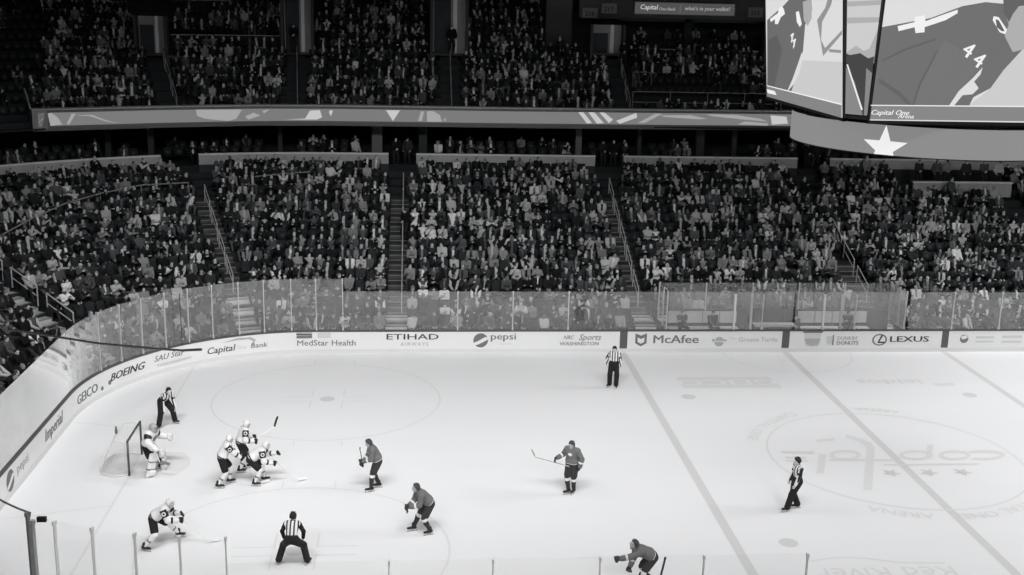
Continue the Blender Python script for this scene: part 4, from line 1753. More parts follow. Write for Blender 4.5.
# ---- everybody else: too many to single out
LOW = []
for nm, J in POSES:
    vs, qs = None, None
    B = body(J, fingers=False, feet=False)
    for qq in range(len(B.p)):
        pass
    T, L = top_sdf(J, .02, hem=.02), trousers_sdf(J, .014)
    S = Sdf()
    for p in B.p:
        if p[6] in (2, 3):
            S.p.append(p)
    for p in T.p:
        S.p.append(p[:6] + (0 if p[6] == 0 else 7,))
    for p in L.p:
        S.p.append(p[:6] + (1,))
    h, M = J['hd'], J['hM']
    S.ell(h + M[:, 2] * .05 - M[:, 1] * .03, (.085, .085, .085), M, .02, 6)
    v, f = S.mesh(.043)
    reg = np.array([p[6] for p in S.p])[S.regions(v)]
    u = (v - J['chest']) @ J['r']
    w_ = (v - J['chest']) @ J['F']
    reg[(reg == 0) & (np.abs(u) < .055) & (w_ > .05)] = 8
    LOW.append((v, f, reg))
AV, AF, AC = [], [], []
nv = 0
for q in occ:
    if id(q) in nearset:
        continue
    v, f, reg = LOW[q['pose']]
    i = q['i']
    rz = atan2(q['n'][0], -q['n'][1]) + q['jit'][0] * .2
    c, s = cos(rz), sin(rz)
    w = v * q['sz']
    if (not q.get('lit')) and RNG.random() < .03:
        w = w * V(1, 1, 1.32)
    X = np.stack([c * w[:, 0] - s * w[:, 1] + q['p'][0] + q['jit'][1] * .05, s * w[:, 0] + c * w[:, 1] + q['p'][1], w[:, 2] + q['z']], 1)
    g = TONES[TK[q['tone']]] * float(RNG.uniform(.8, 1.2))
    sk = float(RNG.choice([.45, .58, .34, .50, .14]))
    hr = float(RNG.choice([.015, .03, .07, .20, .5], p=[.35, .28, .2, .12, .05]))
    tr = float(RNG.choice([.02, .05, .11, .012]))
    g2 = g if RNG.random() < .55 else float(RNG.choice(list(TONES.values()), p=TP))
    g3 = g if RNG.random() < .5 else float(RNG.choice(list(TONES.values()), p=[.2, .2, .15, .15, .1, .1, .1]))
    col = np.full(len(v), min(g, .82))
    col[reg == 1] = tr
    col[reg == 7] = min(g2, .78)
    col[reg == 8] = min(g3, .78)
    col[(reg == 2) | (reg == 3)] = sk
    col[reg == 6] = hr
    AV.append(X)
    AF.append(f + nv)
    dk = np.clip(1 - col / .2, 0, 1)[:, None]
    AC.append(col[:, None] * (1 + dk * V(-.12, 0, .10)))
    nv += len(v)
AV, AF, AC = np.concatenate(AV), np.concatenate(AF), np.concatenate(AC)
me = mesh_np('crowd', AV, AF, True)
at = me.attributes.new('tone', 'FLOAT_COLOR', 'POINT')
at.data.foreach_set('color', np.concatenate([AC, np.ones((len(AC), 1))], 1).astype(np.float32).ravel())
o = link('crowd', me, attr_mat('crowd_cloth'))
tag(o, 'dense seated crowd filling the upper rows of the stands', 'crowd', kind='stuff')

# ---- seats
def seat_shapes():
    fr = MB().box(-.235, -.205, -.20, .22, .02, .60).box(.205, .235, -.20, .22, .02, .60).box(-.22, .22, .17, .22, .10, .30)
    bk = MB()
    n = 6
    for i in range(n):
        x0, x1 = -.22 + .44 * i / n, -.22 + .44 * (i + 1) / n
        c = lambda x: .06 * (1 - (x / .22) ** 2)
        bk.hexa([(x0, .17 + c(x0), .42), (x1, .17 + c(x1), .42), (x1, .22 + c(x1), .42), (x0, .22 + c(x0), .42),
                 (x0, .23 + c(x0), .90), (x1, .23 + c(x1), .90), (x1, .28 + c(x1), .90), (x0, .28 + c(x0), .90)])
    down = MB().hexa([(-.2, -.22, .40), (.2, -.22, .40), (.2, .20, .37), (-.2, .20, .37), (-.2, -.22, .46), (.2, -.22, .46), (.2, .20, .43), (-.2, .20, .43)])
    up = MB().hexa([(-.2, .08, .42), (.2, .08, .42), (.2, .15, .40), (-.2, .15, .40), (-.2, .10, .80), (.2, .10, .80), (.2, .17, .80), (-.2, .17, .80)])
    return fr, bk, down, up


FR, BK, DN, UPp = seat_shapes()
SM = [mesh_np(n, b.v, b.f) for n, b in (('arena_seat', FR), ('backrest', BK), ('seat_pan', DN), ('seat_pan', UPp))]
for m in SM:
    m.materials.append(M_SEAT)
lows = [q for q in SEATS if q['lv'] == 0]
near_seat = sorted([q for q in lows if -2 < q['px'][0] < 1026], key=lambda q: q['d'] - (3.0 if not q['occ'] else 0))[:260]
ns_ = set(id(q) for q in near_seat)
for q in near_seat:
    rz = atan2(q['n'][0], -q['n'][1]) + pi
    o = link('arena_seat', SM[0], M_SEAT, None, (*(q['p'] + q['n'] * .06), q['z']), rz)
    link('backrest', SM[1], M_SEAT, o)
    link('seat_pan', SM[2 if q['occ'] else 3], M_SEAT, o)
    tag(o, '%s dark folding seat, %s row, %s seat left of the %s' % ('Occupied' if q['occ'] else 'Empty tipped-up', ordw(q['k'] + 1), ordw(q['no']), where(q)), 'seat', 'folding seats nearest the ice')
sv = [np.array(b.v) for b in (FR, BK, DN, UPp)]
sf = [np.array(b.f) for b in (FR, BK, DN, UPp)]
AV, AF = [], []
nv = 0
for q in SEATS:
    if id(q) in ns_:
        continue
    rz = atan2(q['n'][0], -q['n'][1]) + pi
    c, s = cos(rz), sin(rz)
    for j in (1, 2 if q['occ'] else 3):
        w = sv[j]
        p = q['p'] + q['n'] * .06
        AV.append(np.stack([c * w[:, 0] - s * w[:, 1] + p[0], s * w[:, 0] + c * w[:, 1] + p[1], w[:, 2] + q['z']], 1))
        AF.append(sf[j] + nv)
        nv += len(w)
o = link('seating', mesh_np('seating', np.concatenate(AV), np.concatenate(AF)), M_SEAT)
tag(o, 'rows of dark folding seats under the crowd', 'seating', kind='stuff')
# ------------------------------------------------------------------ pale wall at the top of the lower bowl, with dark openings at the aisles
def bar(mb, P0, P1_, ang0, ang1, z0, z1, n=None):
    """bar between two offset paths; ends as ('x', X) or ('a', deg)"""
    def u(q):
        return -q[1] if q[0] == 'x' else -CX + q[1]          # one running number
    a, b = u(ang0), u(ang1)
    n = n or max(2, int(abs(b - a) / 1.2))
    pts0, pts1 = [], []
    for t in np.linspace(a, b, n + 1):
        f = (lambda P: P.at(-t)[0]) if t <= -CX else (lambda P: P.at(P.ang(t + CX))[0])
        pts0.append(f(P0))
        pts1.append(f(P1_))
    vs, fs = [], []
    for p, q in zip(pts0, pts1):
        vs += [(*p, z0), (*q, z0), (*q, z1), (*p, z1)]
    for i in range(n):
        fs += [(i * 4 + k, i * 4 + (k + 1) % 4, (i + 1) * 4 + (k + 1) % 4, (i + 1) * 4 + k) for k in range(4)]
    fs += [(3, 2, 1, 0), tuple(n * 4 + k for k in range(4))]
    return mb.add(vs, fs)


WO = 16.15
WP0, WP1, WP2 = Path(WO), Path(WO + .14), Path(WO + .2)
segs = [(('x', 24.0), ('x', 7.3), 'pale wall segment under the round hanging ring'), (('x', 5.3), ('x', -5.2), 'pale wall segment over the penalty boxes'),
        (('x', -6.9), ('x', -17.4), 'pale wall segment at the middle of the lower stands'), (('x', -19.0), ('a', 18.0), 'pale wall segment where the stands begin to curve'),
        (('a', 22.8), ('a', 60), 'pale wall segment behind the curved corner stands')]
for a, b, lab in segs:
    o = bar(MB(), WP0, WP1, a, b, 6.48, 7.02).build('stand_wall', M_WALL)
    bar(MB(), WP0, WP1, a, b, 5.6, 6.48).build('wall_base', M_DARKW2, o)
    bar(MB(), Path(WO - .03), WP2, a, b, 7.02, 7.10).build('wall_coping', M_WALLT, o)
    tag(o, lab, 'wall', kind='structure')
# pale ledge in front of standing spectators, right of the penalty boxes
o = MB().box(11.6, 17.6, 26.85, 27.0, 5.2, 6.02).build('ledge_wall', M_WALL)
MB().box(11.55, 17.65, 26.80, 27.05, 6.02, 6.10).build('wall_coping', M_WALLT, o)
tag(o, 'short pale ledge wall high in the stands at the right picture edge', 'wall', kind='structure')
# openings: dark side walls and back
for x0, x1 in ((('x', 7.3), ('x', 5.3)), (('x', -5.2), ('x', -6.9)), (('x', -17.4), ('x', -19.0)), (('a', 18), ('a', 22.8))):
    o = bar(MB(), Path(WO + .1), Path(WO + 2.2), x0, x1, 5.6, 6.3, 2).build('concourse_ramp', M_DARKW)
    tag(o, 'dark landing in an opening of the pale wall', 'floor', kind='structure')
# suite level floor, back wall, soffit, columns
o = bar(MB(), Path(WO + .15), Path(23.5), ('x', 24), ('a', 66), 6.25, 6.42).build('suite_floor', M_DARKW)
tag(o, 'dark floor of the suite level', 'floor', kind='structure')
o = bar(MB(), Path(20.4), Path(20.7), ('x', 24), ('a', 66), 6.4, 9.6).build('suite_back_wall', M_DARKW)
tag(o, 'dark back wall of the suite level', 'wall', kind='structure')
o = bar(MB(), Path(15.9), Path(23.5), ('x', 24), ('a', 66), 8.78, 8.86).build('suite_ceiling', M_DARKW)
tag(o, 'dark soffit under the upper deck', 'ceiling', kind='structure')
M_COLP = mat('pillar_grey', .15, .8, noise=.15)
for i, (q, w, m) in enumerate(((280, 4, M_DARKW2), (377, 10, M_COLP), (423, 8, M_DARKW2), (579, 6, M_COLP), (701, 8, M_DARKW2), (735, 5, M_DARKW2), (150, 5, M_DARKW2), (107, 5, M_DARKW2), (640, 4, M_DARKW2))):
    Y = 30.6 if q > 230 else 28.0
    d = _f + _r * (q - 512) / CAM_F - _u * (135 - 287.5) / CAM_F
    t = (Y - CAM_P[1]) / d[1]
    X = CAM_P[0] + d[0] * t
    w = w / 16.5 / 2
    o = MB().box(X - w, X + w, Y, Y + .4, 6.4, 8.8).build('suite_column', m)
    MB().box(X - w - .06, X + w + .06, Y - .05, Y + .45, 8.55, 8.8).build('column_head', M_DARKW2, o)
    tag(o, '%s upright pillar between the suites, %s along from the penalty boxes side' % ('Pale' if m is M_COLP else 'Dark', ordw(i + 1)), 'pillar', kind='structure')

# ------------------------------------------------------------------ ribbon display round the front of the upper deck
RBP = [(-37.2, 23.75), (-34.0, 25.1), (-31.5, 26.2), (-29.2, 27.0), (-26.3, 27.95), (-22.5, 28.45), (-18.3, 28.55), (-12, 28.55), (-4.5, 28.8), (3.2, 29.2), (10, 29.4), (25, 29.5)]


def rb_at(t):
    """t = metres along the ribbon"""
    P = np.array(RBP)
    d = np.r_[0, np.cumsum(np.linalg.norm(np.diff(P, axis=0), axis=1))]
    p = V(np.interp(t, d, P[:, 0]), np.interp(t, d, P[:, 1]))
    q = V(np.interp(t + .05, d, P[:, 0]), np.interp(t + .05, d, P[:, 1])) - V(np.interp(t - .05, d, P[:, 0]), np.interp(t - .05, d, P[:, 1]))
    q = nrm(q)
    return p, V(q[1], -q[0])          # outward normal = towards the ice


RBL = float(np.linalg.norm(np.diff(np.array(RBP), axis=0), axis=1).sum())


def rb_bar(t0, t1, f0, f1, z0, z1, n=None):
    ts = np.linspace(t0, t1, n or max(2, int(abs(t1 - t0) / .8)))
    vs = []
    for t in ts:
        p, nn = rb_at(t)
        for f, z in ((f0, z0), (f1, z0), (f1, z1), (f0, z1)):
            vs.append((*(p + nn * f), z))
    m = len(ts)
    fs = [(i * 4 + k, i * 4 + (k + 1) % 4, (i + 1) * 4 + (k + 1) % 4, (i + 1) * 4 + k) for i in range(m - 1) for k in range(4)]
    fs += [(3, 2, 1, 0), tuple((m - 1) * 4 + k for k in range(4))]
    return MB().add(vs, fs)


M_FRAME = mat('display_frame', .16, .5, noise=.1)
M_FRAMEL = mat('display_end', .30, .5, noise=.1)
E_GREY = emit('lit_grey', .185)
E_WHITE = emit('lit_white', .55)
E_PALE = emit('lit_pale', .36)
rbn = rb_bar(0, RBL, -.5, 0, 8.78, 9.80).build('ribbon_display', M_FRAME)
tag(rbn, 'long grey electronic ribbon display along the upper deck front', 'display board')
rb_bar(0, RBL, -.6, .06, 9.80, 9.87).build('top_rail', mat('ribbon_rail', .5, .5), rbn)
rb_bar(0, RBL, -.5, .05, 8.72, 8.80).build('bottom_rail', M_FRAME, rbn)
rb_bar(0, .75, -.5, .03, 8.80, 9.80).build('end_panel', M_FRAMEL, rbn)
lit = rb_bar(.85, RBL, 0, .02, 8.98, 9.66).build('lit_strip', E_GREY, rbn)


def rb_px(x):
    ts = np.linspace(0, RBL, 800)
    xs = np.array([px((*rb_at(t)[0], 9.3))[0] for t in ts])
    return float(np.interp(x, xs, ts))


def rb_poly(polys, m, name='lit_graphic', lift=.03):
    """polygons in picture columns and 0..1 heights, laid on the strip"""
    b = MB()
    for P in polys:
        L = []
        for i in range(len(P)):
            (x0, y0), (x1, y1) = P[i], P[(i + 1) % len(P)]
            k = 1
            L += [(x0 + (x1 - x0) * j / k, y0 + (y1 - y0) * j / k) for j in range(k)]
        vs = []
        for x, y in L:
            p, n = rb_at(rb_px(x))
            vs.append((*(p + n * lift), 8.98 + .68 * y))
        b.add(vs, [tuple(range(len(vs)))])
    b.build(name, m, lit)


rb_poly([[(38, 0), (42, 0), (45, 1), (38, 1)], [(48, .95), (52, 1), (58, .6), (62, .1), (50, 0)], [(66, .1), (72, .9), (76, .9), (69, .1)]], E_PALE)
rb_poly([[(75, .75), (92, .78), (105, .35), (118, .05), (105, .25), (90, .68)]], E_PALE)
rb_poly([[(196, 1), (242, .95), (236, .2), (228, .05), (205, .25), (197, .5)], [(245, .4), (256, .75), (270, .95), (262, .5), (248, .12)]], E_PALE)
rb_poly([[(285, .12), (305, .2), (310, .85), (320, .9), (322, .3), (317, .12)], [(330, .9), (333, .85), (331, .4), (329, .7)]], E_WHITE)
rb_poly([[(386, .95), (400, .95), (393, .05)]], E_WHITE)
rb_poly([[(418, .1), (421, .9), (424, .9), (422, .1)], [(427, .05), (427, .9), (433, .95), (440, .6), (442, .05)], [(443, .2), (446, .4), (446, .1)]], E_PALE)
rb_poly([[(578, 1), (583, 1), (592, .1), (587, .05)], [(588, 1), (594, 1), (604, .1), (597, .05)], [(599, 1), (604, 1), (613, .4), (609, .1)], [(616, .3), (636, 1), (637, .6), (620, .05)]], E_WHITE)
rb_poly([[(638, .15), (655, .95), (662, .95), (645, .15)], [(660, .8), (690, .85), (707, .55), (698, .5), (664, .68)], [(705, .95), (735, .9), (760, .6), (768, .35), (745, .5), (712, .78)], [(745, .35), (768, .2), (768, 0), (738, .1)]], E_PALE)
rb_poly([[(770, .9), (786, .8), (788, .2), (772, .1)]], E_WHITE)

# guard rail and end wall of the deck beyond the ribbon's end
o = MB().tube([(-37.3, 23.9, 9.9), (-38.0, 25.6, 10.5), (-39.2, 28.4, 11.4)], .05, 6).build('deck_rail', M_RAIL)
MB().hexa([(-37.3, 23.9, 8.7), (-39.2, 28.4, 10.1), (-39.3, 28.5, 10.1), (-37.4, 23.95, 8.7), (-37.3, 23.9, 9.85), (-39.2, 28.4, 11.35), (-39.3, 28.5, 11.35), (-37.4, 23.95, 9.85)]).build('rail_panel', M_DARKW2, o)
tag(o, 'sloping rail at the end of the upper deck by the ribbon end', 'rail')
fr = MB()
for x0, x1 in ((-41.3, -39.9), (-39.8, -38.55)):
    for a, b in (((x0, 10.55), (x1, 10.55)), ((x1, 10.55), (x1, 11.55)), ((x1, 11.55), (x0, 11.55)), ((x0, 11.55), (x0, 10.55))):
        fr.tube([(a[0], 28.9, a[1]), (b[0], 28.9, b[1])], .025, 6)
o = fr.build('rail_frame', mat('dim_rail', .14, .5))
tag(o, 'two framed rail panels at the upper left picture edge', 'rail')

# ------------------------------------------------------------------ upper deck: aisles, portals, suites, signs
for i in range(6):
    st, ng = MB(), MB()
    for k in range(0, 7 if i != 3 else 7):
        P = Path(UOFF + UTR * (k + .25))
        c, n = P.at(uax(P, i))
        t = V(n[1], -n[0])
        q = lambda u, v: c + t * u + n * v
        pts = [q(-.55, -.2), q(.55, -.2), q(.55, .2), q(-.55, .2)]
        st.hexa([(*x, uz(k)) for x in pts] + [(*x, uz(k) + .25) for x in pts])
    o = st.build('upper_aisle_steps', M_CONC)
    tag(o, 'dark aisle of steps in the upper deck, %s from the upper left' % ordw(i + 1), 'steps', kind='structure')
    for j, kk in enumerate((.4, 2.6, 4.8)):
        pts = []
        for f in (0, 1.6):
            P = Path(UOFF + UTR * (kk + f))
            c, n = P.at(uax(P, i))
            t = V(n[1], -n[0])
            pts.append(V(*(c + t * (.05 if i in (2, 3) else .35)), uz(kk + f)))
        up = V(0, 0, .95)
        o = MB().tube([pts[0], pts[0] + up, pts[1] + up, pts[1]], .028, 6).build('handrail', mat('dim_handrail', .30, .5))
        MB().tube([pts[0] + up * .5, pts[1] + up * .5], .02, 6).build('middle_rail', mat('dim_handrail', .30, .5), o)
        tag(o, 'upper deck handrail, %s up the %s aisle from the upper left' % (ordw(j + 1), ordw(i + 1)), 'handrail', 'upper deck handrails')

M_PORT = mat('portal_wall', .30, .8, noise=.15, scale=2)  # paler grey stands in for light on the back wall
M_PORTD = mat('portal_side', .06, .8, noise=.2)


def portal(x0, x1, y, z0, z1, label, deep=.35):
    """opening with two side walls, a back wall coloured paler as if lit and a floor"""
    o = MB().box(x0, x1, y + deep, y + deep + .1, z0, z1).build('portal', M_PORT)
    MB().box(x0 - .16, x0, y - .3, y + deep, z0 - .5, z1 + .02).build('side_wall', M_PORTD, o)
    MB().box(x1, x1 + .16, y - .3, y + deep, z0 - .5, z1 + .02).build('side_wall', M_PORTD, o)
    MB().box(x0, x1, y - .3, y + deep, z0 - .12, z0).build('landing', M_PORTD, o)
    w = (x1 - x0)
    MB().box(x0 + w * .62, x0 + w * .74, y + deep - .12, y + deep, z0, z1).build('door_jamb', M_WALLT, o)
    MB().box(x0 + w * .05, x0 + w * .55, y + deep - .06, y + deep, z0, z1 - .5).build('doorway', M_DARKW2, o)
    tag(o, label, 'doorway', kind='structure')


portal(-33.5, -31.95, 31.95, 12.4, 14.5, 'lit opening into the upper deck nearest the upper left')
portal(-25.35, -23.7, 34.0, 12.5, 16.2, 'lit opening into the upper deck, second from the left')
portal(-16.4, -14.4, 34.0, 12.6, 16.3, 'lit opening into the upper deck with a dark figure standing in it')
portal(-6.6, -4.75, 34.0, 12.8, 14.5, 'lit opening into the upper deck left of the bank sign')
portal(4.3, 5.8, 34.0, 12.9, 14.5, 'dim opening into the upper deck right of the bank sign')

# balcony suites right of centre: pale ledge, dark suites, bank sign
o = MB().box(-4.45, 4.2, 35.35, 35.6, 12.55, 12.98).build('suite_ledge', mat('ledge_grey', .20, .7, noise=.1))
MB().box(-4.5, 4.25, 35.25, 35.65, 12.98, 13.06).build('ledge_top', M_WALLT, o)
tag(o, 'pale ledge along the front of the upper suites', 'ledge', kind='structure')
o = MB().box(-4.5, 4.3, 38.3, 38.5, 12.3, 15.2).build('upper_suite_back', M_DARKW)
MB().box(-.45, .05, 35.9, 36.2, 12.9, 14.9).build('suite_divider', M_DARKW, o)
MB().box(-4.6, 4.4, 35.9, 38.4, 14.75, 14.9).build('suite_header', M_DARKW2, o)
tag(o, 'dark back of the upper suites under the bank sign', 'wall', kind='structure')
for k, (x0, x1) in enumerate(((-3.7, -2.9), (-2.2, -1.2), (.7, 1.6), (2.0, 3.4))):
    o = MB().box(x0, x1, 37.2, 37.6, 13.0, 13.25).build('suite_counter', M_DARKW2)
    MB().box(x0 + .1, x1 - .1, 37.25, 37.55, 13.25, 13.30).build('counter_top', M_WALL, o)
    tag(o, 'dim counter inside the upper suites, %s from the left' % ordw(k + 1), 'counter')
fas = MB().box(-7.2, 6.5, 36.0, 36.2, 14.85, 17.0).build('upper_fascia', mat('fascia_grey', .085, .8, noise=.1))
tag(fas, 'grey fascia over the upper suites', 'wall', kind='structure')
sg = MB().box(-3.75, 2.72, 35.80, 35.98, 15.16, 15.94).build('bank_sign', M_FRAME)
tag(sg, 'long lit bank sign over the upper suites', 'sign')
MB().box(-3.7, 2.67, 35.775, 35.80, 15.20, 15.90).build('sign_face', emit('sign_face', .075), sg)


def sign_text(s, x, z, size, par, m, y=35.77, bold=.012, sx=1.0, shear=.15):
    vs, fs = text_mesh(s, size, bold, shear, .004, sx)
    return MB().add([(x + u, y - w, z + v) for u, v, w in vs], fs).build('lettering', m, par)


sign_text('Capital', -2.8, 15.48, .42, sg, E_WHITE, sx=.95)
sign_text('One Bank', -1.65, 15.44, .26, sg, E_PALE, sx=1.0)
MB().box(-.84, -.81, 35.76, 35.775, 15.31, 15.78).build('divider', E_GREY, sg)
sign_text("what's in your wallet?", .93, 15.48, .34, sg, E_PALE, sx=.98)
for n, x, z in (('216', -6.55, 15.15), ('217', -5.35, 15.45), ('215', 4.05, 15.4)):
    o = MB().box(x - .45, x + .5, 35.86, 35.94, z - .28, z + .34).build('section_sign', mat('sign_plate', .24, .7, noise=.06))
    sign_text(n, x, z - .14, .40, o, M_BLACK2, 35.85, .012, 1, 0)
    tag(o, {'216': 'lower grey section sign reading 216 over the opening left of the suites', '217': 'higher grey section sign reading 217 just left of the bank sign', '215': 'grey section sign reading 215 right of the bank sign'}[n], 'sign')
# guard rails low in that section
fr = MB()
for z in (10.72, 10.1):
    fr.tube([(-4.5, 30.9, z), (4.6, 30.9, z)], .03, 6)
for x in np.linspace(-4.5, 4.6, 5):
    fr.tube([(x, 30.9, 9.5), (x, 30.9, 10.72)], .025, 6)
o = fr.build('guard_rail', mat('dim_handrail', .30, .5))
tag(o, 'long pale guard rail low in the upper deck below the bank sign', 'rail')
fr = MB()
for a, b in (((-4.35, 10.95), (-3.2, 10.95)), ((-3.2, 10.95), (-3.2, 11.8)), ((-3.2, 11.8), (-4.35, 11.8)), ((-4.35, 11.8), (-4.35, 10.95))):
    fr.tube([(a[0], 32.0, a[1]), (b[0], 32.0, b[1])], .03, 6)
o = fr.build('rail_frame', mat('dim_rail', .14, .5))
tag(o, 'square rail frame above the long guard rail', 'rail')
# ledges in the upper left section and the pale band over it
for k, lab in ((7, 'thin pale ledge across the upper left section'), (11, 'upper thin ledge across the upper left section')):
    Pq0, Pq1 = Path(UOFF + UTR * k), Path(UOFF + UTR * k + .12)
    z = uz(k) + .75
    o = bar(MB(), Pq0, Pq1, ('a', 19.0 if k == 7 else 18.0), ('a', 7.0 if k == 7 else 12), uz(k) - .4, z, 12).build('ledge_front', M_DARKW)
    bar(MB(), Path(Pq0.off - .03), Path(Pq1.off + .03), ('a', 19.0 if k == 7 else 18.0), ('a', 7.0 if k == 7 else 12), z, z + .05, 12).build('ledge_top', mat('ledge_pale', .34, .6, noise=.05), o)
    tag(o, lab, 'ledge', kind='structure')
o = bar(MB(), Path(27.0), Path(27.2), ('a', 21), ('a', 5), 16.0, 17.1, 12).build('lit_band', emit('band_face', .25))
tag(o, 'pale lit advertising band at the top picture edge', 'sign')
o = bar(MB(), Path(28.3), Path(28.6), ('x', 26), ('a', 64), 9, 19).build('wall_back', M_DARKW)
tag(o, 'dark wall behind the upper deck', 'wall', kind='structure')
# dark panel left of the bank sign portal
o = MB().box(-9.3, -7.65, 35.9, 36.1, 12.6, 16.0).build('wall_panel', M_PORTD)
tag(o, 'dark panel at the end of the upper seating block', 'wall', kind='structure')
o = MB().box(-9.1, -7.35, 35.25, 35.38, 16.0, 16.6).build('video_panel', emit('video_panel_face', .3))
MB().hexa([(-8.3, 35.22, 16.0), (-8.1, 35.22, 16.0), (-8.1, 35.24, 16.0), (-8.3, 35.24, 16.0), (-8.7, 35.22, 16.6), (-8.4, 35.22, 16.6), (-8.4, 35.24, 16.6), (-8.7, 35.24, 16.6)]).build('dark_graphic', M_BLACK2, o)
tag(o, 'small lit panel at the top edge left of the bank sign', 'screen')

# ------------------------------------------------------------------ penalty boxes and scorer's table
PBX0, PBX1 = -5.75, 5.75
o = MB().box(PBX0, PBX1, 13.07, 15.0, .02, .30).build('penalty_box_floor', M_CONC)
tag(o, 'raised floor of the penalty boxes', 'floor', kind='structure')
o = MB().box(PBX0, PBX1, 14.98, 15.08, .1, 1.55).build('box_back_wall', mat('box_wall', .10, .7, noise=.15))
tag(o, 'low wall behind the penalty boxes', 'wall', kind='structure')
xs = np.linspace(PBX0, PBX1, 6)
for i in range(5):
    o = MB().box(xs[i] + .03, xs[i + 1] - .03, 15.02, 15.035, 1.55, 2.86).build('safety_glass', M_GLASS)
    tag(o, 'clear panel of rear glass behind the penalty boxes, %s from the left' % ordw(i + 1), 'glass panel', 'rear penalty box glass')
for i, x in enumerate(xs):
    o = MB().box(x - .03, x + .03, 14.99, 15.06, 1.5, 2.88).build('stanchion', M_POST)
    MB().box(x - .045, x + .045, 14.975, 15.075, 1.5, 1.62).build('post_shoe', M_POST, o)
    tag(o, 'slim post of the rear penalty box glass, %s from the left' % ordw(i + 1), 'post', 'rear penalty box posts')
for i, x in enumerate((PBX0, PBX1)):
    o = MB().box(x - .012, x + .012, 13.05, 15.0, 1.1, 2.9).build('safety_glass', M_GLASS)
    tag(o, 'clear side panel at the %s end of the penalty boxes' % ('near' if i == 0 else 'far'), 'glass panel')
    for j, y in enumerate((13.12, 13.9, 14.9)):
        q = MB().box(x - .035, x + .035, y - .035, y + .035, 1.05, 2.93).build('stanchion', mat('white_post', .72, .5))
        MB().box(x - .05, x + .05, y - .05, y + .05, 1.05, 1.2).build('post_shoe', M_POST, q)
        tag(q, 'white post at the %s end of the penalty boxes, %s back from the ice' % (('near', 'far')[i], ordw(j + 1)), 'post')
MW = mat('white_post', .72, .5)
for i, x in enumerate((-2.55, -1.75, -1.2, 1.75, 2.6, 3.3)):
    q = MB().box(x - (.05 if i in (0, 1, 3, 4) else .025), x + (.05 if i in (0, 1, 3, 4) else .025), 13.02, 13.10, 1.09, 2.80).build('stanchion', MW if i in (0, 1, 3, 4) else M_POST)
    MB().box(x - .065, x + .065, 13.0, 13.12, 1.09, 1.2).build('post_shoe', M_POST, q)
    tag(q, '%s upright on the front of the penalty boxes, %s from the left' % ('Broad white' if i in (0, 1, 3, 4) else 'Slim', ordw(i + 1)), 'post', 'front penalty box posts')
xs = [-5.75, -2.55, -1.2, .3, 1.75, 3.3, 5.75]
for i in range(6):
    o = MB().box(xs[i] + .05, xs[i + 1] - .05, 13.0, 13.015, 1.09, HS).build('safety_glass', M_GLASS)
    tag(o, 'clear panel on the front of the penalty boxes, %s from the left' % ordw(i + 1), 'glass panel', 'front penalty box glass')


def bench(x0, x1, label):
    o = thing('players_bench', label, 'bench', ((x0 + x1) / 2, 14.6, .30))
    w = (x1 - x0) / 2
    mw = mat('bench_white', .8, .6, noise=.06)
    MB().box(-w, w, -.2, .2, .40, .46).build('seat', mw, o)
    n = 4
    for i in range(n):
        a, b = -w + 2 * w * i / n, -w + 2 * w * (i + 1) / n
        MB().box(a + .02, b - .02, .22, .28, .62, 1.18).build('back_panel', mw, o)
    for x in (-w + .15, 0, w - .15):
        MB().box(x - .03, x + .03, -.15, .25, 0, .40).build('leg', M_POST, o)


bench(-5.3, -1.9, 'white-backed bench in the penalty box nearest the shield sign')
bench(1.1, 4.6, 'white-backed bench in the penalty box over the coffee cup sign')
o = thing('scorers_table', "scorer's table between the two penalty boxes", 'table', (-.45, 13.5, .3))
MB().box(-1.0, 1.0, -.3, .3, .86, .92).build('table_top', mat('bench_white', .8, .6, noise=.06), o)
MB().box(-1.0, 1.0, .24, .30, 0, .86).build('front_panel', M_DARKW2, o)
for x in (-.95, .95):
    MB().box(x - .04, x + .04, -.25, .25, 0, .86).build('leg', M_DARKW2, o)
for i, x in enumerate((-1.1, -.3, .55)):
    b = MB()
    for a in np.linspace(-.34, .34, 5):
        b.box(x + a - .012, x + a + .012, 14.2, 14.23, 1.1, 1.75)
    for z in (1.1, 1.42, 1.75):
        b.box(x - .36, x + .36, 14.195, 14.235, z - .018, z + .018)
    o = b.build('screen_frame', M_BLACK2)
    tag(o, "dark gridded frame behind the scorer's table, %s from the left" % ordw(i + 1), 'rack')
# people in the boxes and standing stewards
def booth(x, y, z, rz, pose, tone, style, label, stand=False, group=None):
    d = PROTO[pose]
    if stand:
        J = skeleton(pel=(0, 0, .93), lean=2, head=(0, -8), La=(-.11, 0, .08), Ra=(.11, .04, .08), curl=.7, Lh=(-.22, .16, .92) if pose else (-.08, .24, 1.05), Rh=(.22, .16, .92) if pose else (.08, .26, 1.02))
        o = link('person', me_of(body(J, feet=True), 'body', .0125), SKIN[(pose + style) % 5], None, (x, y, z), rz)
        link('jacket', me_of(top_sdf(J, .024, hem=.03), 'jacket', RS), MTOP[tone], o)
        link('trousers', me_of(trousers_sdf(J, .018), 'trousers', RS), MTRO[0], o)
        S, hn, cl = hair_sdf(J, style)
        link(hn, me_of(S, hn, RS, cl), MHAIR[0], o)
        for sd in 'LR':
            link('shoe', me_of(shoe_sdf(J, sd), 'shoe', RS), MTRO[3], o)
    else:
        o = link('person', d['body'], SKIN[(pose + style) % 5], None, (x, y, z), rz)
        link('jacket', d['top'], MTOP[tone], o)
        link('trousers', d['trousers'], MTRO[0], o)
        link(d['hair'][style][0], d['hair'][style][1], MHAIR[1], o)
        for m in d['shoes']:
            link('shoe', m, MTRO[3], o)
    return tag(o, label, 'person', group)


